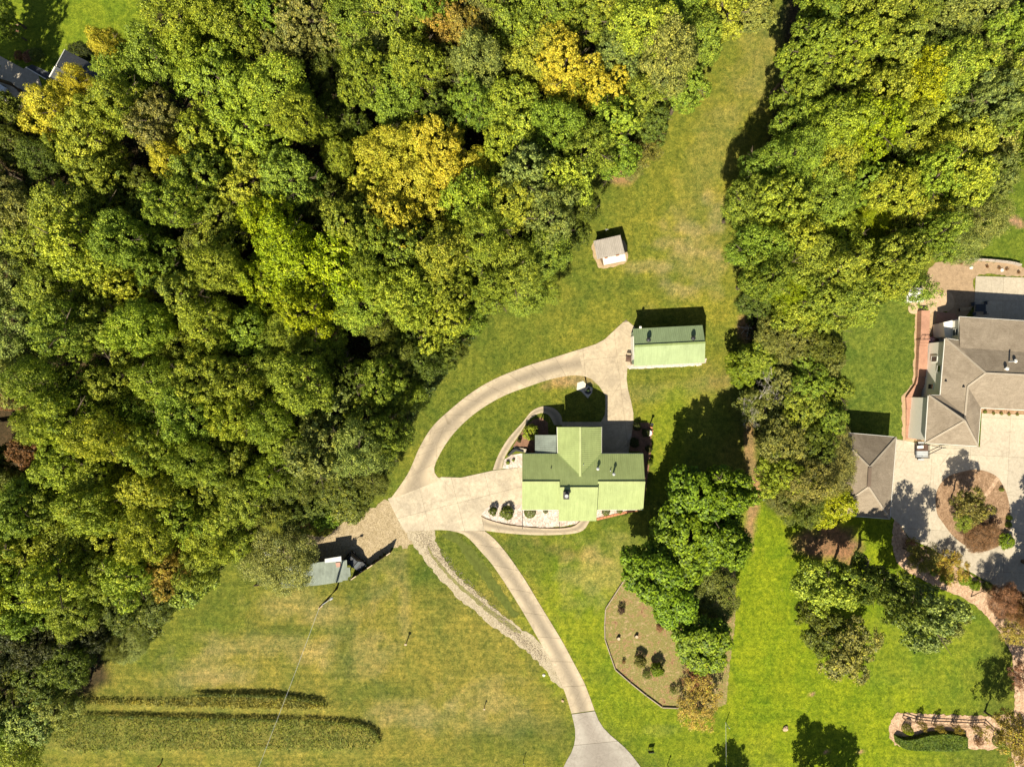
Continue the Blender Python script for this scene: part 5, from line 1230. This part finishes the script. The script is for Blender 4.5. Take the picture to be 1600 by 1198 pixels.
# ================================================================ SMALL THINGS
# utility pole
up_ = empty('utility_pole', P(526, 919), 'tall dark wooden utility pole beside the lean-to shed, carrying the meadow wire', 'pole')
b = P(526, 919); top = P(498.5, 949.5, 9.3); top = Vector((b.x - .15, b.y, 9.4)); mb = MB(); mb.tube([b, b + Vector((0, 0, 5)), top], [.19, .16, .12], 9); mb.build('pole', WOODD, up_)
mb = MB(); mb.tube([top + Vector((0, 0, -.7)), top + Vector((.7, .5, -.55)), top + Vector((1.3, .9, -.6))], .04, 6); mb.build('lamp_arm', GREY, up_)
mb = MB(); mb.tube([top + Vector((1.3, .9, -.6)), top + Vector((1.6, 1.1, -.75)), top + Vector((1.75, 1.2, -.75))], [.14, .2, .08], 10); mb.build('lamp_head', GREY, up_)
mb = MB(); mb.box(top + Vector((.15, 0, -.1)), (.7, .15, .1), .7); mb.tube([top, top + Vector((0, 0, .15))], .05, 6); mb.build('crossarm', WOODP, up_)
def wire(a, b, sag, lab, r=.018):
    pts = [a.lerp(b, t / 12) - Vector((0, 0, sag * 4 * (t / 12) * (1 - t / 12))) for t in range(13)]; mb = MB(); mb.tube(pts, r, 4); o = mb.build('power_line', GREY); tag(o, lab, 'wire')
wire(top, Vector((P(380, 1260, 8).x, P(380, 1260, 8).y, 8.5)), .9, 'thin pale wire from the wooden pole down across the meadow')
wire(P(1134, 1128, 1.6), P(1136, 1260, 1.6), .05, 'thin dark wire running down the lawn right of the orange brown tree')
def post(px, py, h, r, mat, name, lab, cat, cap=None):
    e = empty(name, P(px, py), lab, cat); b = P(px, py); mb = MB(); mb.tube([b, b + Vector((0, 0, h))], r, 8); mb.build('post', mat, e)
    if cap:
        mb = MB(); mb.box(b + Vector((0, 0, h)), cap[:3]); mb.build('head', cap[3], e)
    return e
post(636, 1001, 1.5, .09, WOODP, 'garden_post', 'short pale post on the meadow left of the gravel road', 'post', (.35, .25, .2, WOODP))
post(757, 1103, 1.0, .07, WOODP, 'garden_post', 'shortest pale post on the lower meadow', 'post', (.25, .2, .12, WOODP))
post(818, 1186, 1.3, .05, DARK, 'marker_post', 'thin dark marker post at the bottom edge left of the drive apron', 'post', (.12, .12, .2, DARK))
post(1043, 1194, 1.6, .06, DARK, 'marker_post', 'thin dark post at the bottom edge right of the drive apron', 'post', (.2, .12, .3, DARK))
post(1134, 1128, 1.8, .06, GREY, 'marker_post', 'grey metal post just below the orange brown tree', 'post', (.1, .1, .25, GREY))
post(1262, 1190, 1.9, .06, DARK, 'lamp_post', 'dark lamp post at the bottom edge between the two tree shadows', 'lamp post', (.35, .35, .4, DARK))
post(251, 1193, .9, .09, RED, 'red_marker', 'red marker post on the grass near the bottom left', 'marker post', (.2, .2, .35, RED))
e = empty('yard_sign', P(1016, 1170), 'small dark sign board on two legs in the grass right of the drive apron', 'sign'); b = P(1016, 1170)
mb = MB(); mb.box(b + Vector((0, 0, .75)), (.9, .05, .7), .1); mb.build('board', DARK, e)
for s in (-.35, .35): mb = MB(); mb.box(b + Vector((s, s * .1, .2)), (.05, .05, .4)); mb.build('leg', GREY, e)
mb = MB(); p = P(1033 / 1, 1); 
# boulders / rocks
def rock(px, py, r, lab, mat=STONE, nm='rock'):
    bm = bmesh.new(); bmesh.ops.create_icosphere(bm, subdivisions=2, radius=r)
    for v in bm.verts: v.co *= rnd.uniform(.8, 1.15); v.co.z *= .6
    me = bpy.data.meshes.new(nm); bm.to_mesh(me); bm.free(); me.materials.append(mat); o = bpy.data.objects.new(nm, me); C.objects.link(o); o.location = P(px, py) + Vector((0, 0, r * .3)); tag(o, lab, 'rock')
rock(879, 1094, .22, 'small pinkish rock beside the left edge of the lower drive', STRAW); rock(850, 1054, .25, 'pale stone at the end of the gravel road', WST)
rock(1227, 1137, .45, 'tan rock on the lime lawn above the left tree shadow', STRAW)
def stump(px, py, lab):
    e = empty('tree_stump', P(px, py), lab, 'stump'); b = P(px, py); mb = MB(); mb.tube([b, b + Vector((0, 0, .2)), b + Vector((0, 0, .5))], [.35, .27, .25], 10); mb.build('bole', BARK, e)
    mb = MB(); mb.tube([b + Vector((0, 0, .5)), b + Vector((0, 0, .53))], .24, 10); mb.build('cut_face', WOODP, e)
stump(966, 996, 'cut tree stump at the left of the kidney bed, left one of two'); stump(994, 993, 'cut tree stump in the kidney bed, right one of two')
# fire pit / pot on the white patch
e = empty('urn', P(918, 610), 'dark round pot standing on the white stone patch behind the house', 'pot'); b = P(918, 610); mb = MB(); mb.tube([b + Vector((0, 0, .03)), b + Vector((0, 0, .3)), b + Vector((0, 0, .8)), b + Vector((0, 0, .85))], [.35, .55, .5, .58], 14); mb.build('bowl', DARK, e)
mb = MB(); mb.tube([b + Vector((0, 0, .5)), b + Vector((0, 0, 1.5))], [.4, .1], 8); o = mb.build('plant', simple('dark_plant', (.03, .05, .02), .9, .1), e)
# firewood cart by the outbuilding
e = empty('log_bench', P(981.5, 559), 'dark brown wooden bench on the concrete by the outbuilding corner', 'bench'); b = P(981.5, 560)
for k in range(4): mb = MB(); mb.box(b + Vector((0, -.45 + k * .2, .45)), (.85, .17, .05), -.08); mb.build('seat_slat', BROWNM, e)
for k in range(3): mb = MB(); mb.box(b + Vector((.03, .42 + .02 * k, .65 + k * .2)), (.85, .05, .16), -.08); mb.build('back_slat', BROWNM, e)
for sx in (-.38, .38):
    for sy in (-.42, .4): mb = MB(); mb.box(b + Vector((sx, sy, .21)), (.08, .08, .42)); mb.build('leg', DARK, e)
mb = MB(); A = P(985, 568); mb.bar(A + Vector((0, 0, .12)), P(991, 566) + Vector((0, 0, .12)), .25, .2); o = mb.build('wooden_log', BROWNM); tag(o, 'dark log lying against the front left corner of the outbuilding', 'log')
# basin and bricks beside the right house bed
e = empty('basin', P(1013, 676), 'white oval basin at the edge of the shaded bed right of the house', 'basin'); b = P(1013, 676)
mb = MB(); mb.tube([b + Vector((0, 0, .03)), b + Vector((0, 0, .5)), b + Vector((0, 0, .55))], [.18, .2, .42], 14); mb.build('pedestal', WHITE, e); mb = MB(); mb.tube([b + Vector((0, 0, .55)), b + Vector((0, 0, .66)), b + Vector((0, 0, .67))], [.4, .46, .35], 16); mb.build('bowl', WHITE, e)
for k, (x, y) in enumerate(((1017, 668), (1018, 673), (1017.5, 678))):
    mb = MB(); mb.box(P(x, y) + Vector((0, 0, .12)), (.45, .3, .22), rnd.uniform(-.5, .5)); o = mb.build('paving_brick', ORANGE); tag(o, f'{("top", "middle", "bottom")[k]} pinkish loose block of three beside the white basin', 'block')
mb = MB(); b = P(1016, 662); mb.tube([b, b + Vector((0, 0, 1.2)), b + Vector((0, 0, 1.5))], [.12, .12, .25], 8); o = mb.build('bird_feeder', DARK); tag(o, 'dark bird feeder post at the top of the bed right of the house', 'bird feeder')
# side steps left of house
e = empty('garden_steps', P(812, 699), 'short run of pale steps from the curved path to the house side', 'steps')
for k in range(4): mb = MB(); mb.prism(gxy([(803 + k * 5, 697.5 + k), (808 + k * 5, 698 + k), (808 + k * 5, 704 + k), (803 + k * 5, 702.5 + k)]), .02, .12 + .1 * k); mb.build('step', CONC2, e)
mb = MB(); mb.prism(gxy([(801, 702), (806, 700.5), (818, 704), (818, 706), (806, 704), (796, 711), (792, 712)]), 0, .55); o = mb.build('retaining_wall', DARK); tag(o, 'dark curved low wall between the steps and the small gravel bed', 'wall')
mb = MB(); mb.prism(gxy([(802, 694), (826, 691), (834, 700), (804, 698)]), 0, .4); 
# black utility vehicle
def vehicle(name, loc, rz, L, W, Hh, paint, label, utv=False):
    e = empty(name, loc, label, 'car', None, rz); M = Matrix.Translation(loc) @ Matrix.Rotation(rz, 4, 'Z')
    def prof(pts, w0, w1):
        mb = MB(); n = len(pts); vs = []
        for s in (-1, 1):
            for x, z, k in pts: vs.append(M @ Vector((x * L, s * W / 2 * k, z * Hh)))
        fs = [tuple(range(n)), tuple(reversed(range(n, 2 * n)))] + [(i, i + n, (i + 1) % n + n, (i + 1) % n) for i in range(n)]
        mb.add(vs, fs); return mb
    body = prof([(-.5, .18, .96), (-.5, .5, .96), (-.46, .56, .93), (.2, .56, .95), (.45, .5, .9), (.5, .42, .86), (.5, .18, .9)], 1, 1).build('body', paint, e)
    bmods(body)
    cab = prof([(-.42, .55, .9), (-.34, .95, .76), (-.1, 1.0, .76), (.08, .96, .76), (.24, .56, .88)], 1, 1).build('cabin', paint, e); bmods(cab)
    def quad(a, b, c, d, mat, nm): mb = MB(); mb.add([M @ Vector(p) for p in (a, b, c, d)] + [M @ Vector((p[0], p[1], p[2] - .02)) for p in (a, b, c, d)], [(0, 1, 2, 3), (7, 6, 5, 4), (0, 4, 5, 1), (1, 5, 6, 2), (2, 6, 7, 3), (3, 7, 4, 0)]); mb.build(nm, mat, e)
    w_ = W * .36
    quad((.1 * L, -w_, .95 * Hh), (.245 * L, -w_ * 1.12, .60 * Hh), (.245 * L, w_ * 1.12, .60 * Hh), (.1 * L, w_, .95 * Hh), SHINY, 'windscreen')
    quad((-.36 * L, -w_, .93 * Hh), (-.36 * L, w_, .93 * Hh), (-.435 * L, w_ * 1.1, .6 * Hh), (-.435 * L, -w_ * 1.1, .6 * Hh), GLASS, 'rear_window')
    if utv:
        for k in (0, 1):
            for s in (-1, 1): quad(*[(x * L, y * W, 1.012 * Hh) for x, y in ((-.33 + k * .21, s * .04), (-.15 + k * .2, s * .04), (-.15 + k * .2, s * .32), (-.33 + k * .21, s * .32))][::s], simple('grey_roof_panel', (.02, .023, .03), .5, .4) if 'grey_roof_panel' not in bpy.data.materials else bpy.data.materials['grey_roof_panel'], 'roof_panel')
    for sx in (-.32, .32):
        for s in (-1, 1):
            c = M @ Vector((sx * L, s * W * .46, Hh * .2)); d = (M.to_3x3() @ Vector((0, 1, 0))); mb = MB(); mb.tube([c - d * .11, c + d * .11], Hh * .21, 16); wv = mb.build('wheel', RUBBER, e)
            mb = MB(); mb.tube([c - d * .115, c + d * .115], Hh * .11, 12); mb.build('rim', GREY, wv)
    for s in (-1, 1): mb = MB(); mb.box((0, 0, 0), (.08, .28, .14)); o = mb.build('headlight', WHITE, e); o.matrix_parent_inverse = Matrix(); o.location = (L * .5, s * W * .33, Hh * .42)
    return e
def bmods(o):
    b = o.modifiers.new('bevel', 'BEVEL'); b.width = .06; b.segments = 2
vehicle('utility_vehicle', P(556.5, 875.5), math.radians(-40), 3.3, 1.75, 1.75, CARB, 'black boxy off-road vehicle parked in the shade between shed and board fence', True)
vehicle('car', P(-9, 137), math.radians(-28), 4.6, 1.85, 1.5, CARW, 'white car cut by the left edge on the shaded corner drive')
# trailer
def trailer():
    e = empty('utility_trailer', P(1437, 704), 'small utility trailer with an A shaped tow bar on the neighbour drive', 'trailer'); b = P(1437, 704)
    A = lambda x, y, z: b + Vector((x, y, z))
    for k in range(6): mb = MB(); mb.box(A(0, -.85 + k * .34, .5), (2.0, .3, .05)); mb.build('bed_board', GREY if k < 3 else BROWNM, e)
    mb = MB()
    for p, q in (((-1, -1.05), (1, -1.05)), ((1, -1.05), (1, 1.05)), ((1, 1.05), (-1, 1.05)), ((-1, 1.05), (-1, -1.05))): mb.bar(A(*p, .62), A(*q, .62), .06, .06); mb.bar(A(*p, .95), A(*q, .95), .05, .05)
    for x in (-1, 0, 1):
        for y in (-1.05, 1.05): mb.bar(A(x, y, .5), A(x, y, .97), .05, .05)
    mb.build('rail_frame', DARK, e)
    mb = MB(); mb.bar(A(1, .95, .5), A(3.2, .55, .5), .09, .09); mb.bar(A(1, -.6, .5), A(3.2, .5, .5), .09, .09); mb.bar(A(3.1, .53, .5), A(3.8, .55, .5), .12, .1); mb.tube([A(3.3, .5, .03), A(3.3, .5, .9)], .04, 6); mb.build('tow_bar', DARK, e)
    for s in (-1, 1): mb = MB(); mb.tube([A(-.2, s * 1.2, .33), A(-.2, s * 1.38, .33)], .33, 16); mb.build('wheel', RUBBER, e)
    for s in (-1, 1): mb = MB(); mb.box(A(-.2, s * 1.29, .72), (.9, .26, .05)); mb.build('fender', GREY, e)
    mb = MB(); mb.box(A(-.35, .65, .7), (.9, .4, .3), .1); o = mb.build('white_crate', WHITE); tag(o, 'white box loaded on the small utility trailer', 'box')
trailer()
# patio set, bench with slats in the shade
e = empty('patio_table', P(1527, 482), 'dark patio table standing in the shadow above the big shingle roof', 'table'); b = P(1527, 482) + Vector((0, 0, .06))
mb = MB(); mb.box(b + Vector((0, 0, .73)), (1.6, 1.1, .05)); mb.build('tabletop', DARK, e)
for sx in (-.7, .7):
    for sy in (-.45, .45): mb = MB(); mb.box(b + Vector((sx, sy, .36)), (.06, .06, .7)); mb.build('leg', DARK, e)
for i, (x, y, r_, w_) in enumerate(((1517, 476, 0, 'upper left'), (1537, 474, 0, 'upper right'), (1519, 491, 3.1, 'lower left'), (1536, 489, 3.1, 'lower right'))):
    e = empty('patio_chair', P(x, y), f'dark patio chair in the house shadow, {w_} of the four round the table', 'chair', 'chairs round the patio table'); b = P(x, y) + Vector((0, 0, .06)); R = Matrix.Rotation(r_, 3, 'Z')
    mb = MB(); mb.box(b + Vector((0, 0, .44)), (.5, .5, .05), r_); mb.build('seat', DARK, e); mb = MB(); mb.box(b + R @ Vector((0, .25, .7)), (.5, .05, .5), r_); mb.build('backrest', DARK, e)
    for sx in (-.2, .2):
        for sy in (-.2, .2): mb = MB(); mb.box(b + Vector((sx, sy, .21)), (.04, .04, .42)); mb.build('leg', DARK, e)
e = empty('slatted_bench', P(1506, 484), 'grey slatted bench lying in the shadow above the white porch roof', 'bench'); b = P(1506, 484)
for k in range(9): mb = MB(); mb.box(b + Vector((-.8 + k * .2, k * .02, .45)), (.1, .5, .04)); mb.build('slat', WOODP, e)
for s in (-.75, .75): mb = MB(); mb.box(b + Vector((s, s * .1, .22)), (.08, .45, .4)); mb.build('leg', DARK, e)
# air conditioner units, flowers, wall, rail fence, bin
for x, y, w_ in ((1453.5, 598.5, 'upper'),):
    e = empty('air_conditioner', P(x, y), 'pale boxy air conditioner against the white wall beside the brick walk', 'air conditioner'); b = P(x, y); mb = MB(); mb.box(b + Vector((0, 0, .45)), (1.1, .9, .9)); mb.build('casing', GREY, e); mb = MB(); mb.tube([b + Vector((.1, 0, .9)), b + Vector((.1, 0, .94))], .34, 16); mb.build('fan_grille', DARK, e)
e = empty('flower_pot', P(1452.5, 531), 'pink flowering plant in a pot at the top of the brick steps', 'flowers'); b = P(1452.5, 531); mb = MB(); mb.tube([b, b + Vector((0, 0, .5))], [.25, .35], 10); mb.build('pot', ORANGE, e)
d = sph(260); d[:, 2] = abs(d[:, 2]); me = leaf_mesh('flowers', np.array(b) + d * .45 + np.array([0, 0, .55]), d, np.full(260, .09), rng.random((260, 3)), .8, PINKF); o = bpy.data.objects.new('flowers', me); C.objects.link(o); o.parent = e; o.matrix_parent_inverse = parent_matrix(e).inverted()
e = empty('retaining_wall', P(1550, 408), 'long low dark retaining wall along the top of the dry bed', 'wall'); q = resample(smooth_open([(1508, 406), (1530, 406.5), (1560, 409), (1580, 411.5), (1592, 415)]), 9)
for a, b in zip(q, q[1:]): A, B = P(*a), P(*b); mb = MB(); mb.bar(A + (B - A) * .02 + Vector((0, 0, .35)), B - (B - A) * .02 + Vector((0, 0, .35)), .28, .7); mb.build('wall_block', STONE, e)
for x, y, w_ in ((1517, 418, 'left'), (1565, 422, 'right')): rock(x, y, .3, f'{w_} white rock in the dry bed above the patio', WST)
e = empty('rail_fence', P(1480, 1122), 'low split rail fence behind the row of four bronze young trees', 'fence'); fp = [(1408, 1112), (1427, 1120), (1455, 1124), (1485, 1125), (1515, 1127), (1540, 1127), (1553, 1142)]
fp = [(1410, 1120), (1430, 1126), (1455, 1129), (1485, 1130), (1515, 1132), (1537, 1131), (1552, 1145)]
for a in fp: mb = MB(); b = P(*a); mb.tube([b, b + Vector((0, 0, 1.1))], .07, 6); mb.build('post', WOOD, e)
for a, b in zip(fp, fp[1:]):
    for z in (.45, .95): mb = MB(); mb.bar(P(*a) + Vector((0, 0, z)), P(*b) + Vector((0, 0, z)), .09, .09); mb.build('rail', WOOD, e)
# thin leaning trunk with small head by the drive
e = empty('young_tree', P(1517, 932), 'thin leaning young tree with a small dark head below the drive', 'tree'); b = P(1517, 932); mb = MB(); mb.tube([b, b + Vector((.25, .9, 1.2)), b + Vector((.6, 1.6, 2.2))], [.07, .06, .05], 7); mb.build('trunk', WOODD, e)
o = bpy.data.objects.new('crown', CR['ball'][0]); C.objects.link(o); o.parent = e; o.location = (.7, 1.7, 2.0); o.scale = (.5, .4, .5); o.color = (.03, .02, .02, 0)
# brush heap and tree ring
e = empty('brush_heap', P(1166, 517), 'heap of dark sticks at the left edge of the tree strip', 'brush pile')
for k in range(26): mb = MB(); b = P(1166 + rnd.gauss(0, 5), 517 + rnd.gauss(0, 6)); a = rnd.uniform(0, 3.1); L = rnd.uniform(.5, 1.1); v = Vector((math.cos(a) * L, math.sin(a) * L, rnd.uniform(-.1, .1))); z = rnd.uniform(.1, .7); mb.tube([b - v + Vector((0, 0, z)), b + v + Vector((0, 0, z))], [.05, .02], 5); mb.build('stick', WOOD if k % 3 else BARKW, e)
b = P(24, 47); mb = MB(); mb.tube([(b.x + .85 * math.cos(t), b.y + .85 * math.sin(t), .08) for t in [k * .2618 for k in range(25)]], .08, 6, False); o = mb.build('tree_ring', simple('pale_terracotta', (.5, .33, .22))); tag(o, 'round terracotta edging ring around the small tree on the top left lawn', 'edging')
mb = MB(); mb.prism([(b.x + .8 * math.cos(t), b.y + .8 * math.sin(t)) for t in [k * .2618 for k in range(24)]], 0, .05); o = mb.build('ring_mulch', bpy.data.materials['red_mulch']); o['kind'] = 'structure'
# light tarp seen through the feathery tree, white tarp by the tree line
def tarp(x, y, w0, w1, lab):
    mb = MB(); b = P(x, y); n = 7; vs = []; fs = []
    for i in range(n):
        for j in range(n): vs.append((b.x + (i / (n - 1) - .5) * w0, b.y + (j / (n - 1) - .5) * w1, .9 + .5 * math.sin(i / (n - 1) * math.pi) * math.sin(j / (n - 1) * math.pi) + rnd.uniform(-.06, .06)))
    k = len(vs); vs += [(v[0], v[1], .03) for v in vs]
    for i in range(n - 1):
        for j in range(n - 1): a = i * n + j; fs.append((a, a + n, a + n + 1, a + 1))
    bd = [(i * n) for i in range(n)] + [(n - 1) * n + j for j in range(1, n)] + [i * n + n - 1 for i in range(n - 2, -1, -1)] + [j for j in range(n - 2, 0, -1)]
    for i in range(len(bd)): a, c = bd[i], bd[(i + 1) % len(bd)]; fs.append((a, a + k, c + k, c))
    mb.add(vs, fs); o = mb.build('tarpaulin', WHITE); tag(o, lab, 'tarp')
tarp(428, 857, 2.6, 1.8, 'white tarpaulin glimpsed through the feathery grey green tree'); tarp(1425, 462, 2.6, 2.2, 'white tarpaulin under the trees left of the sandy yard')
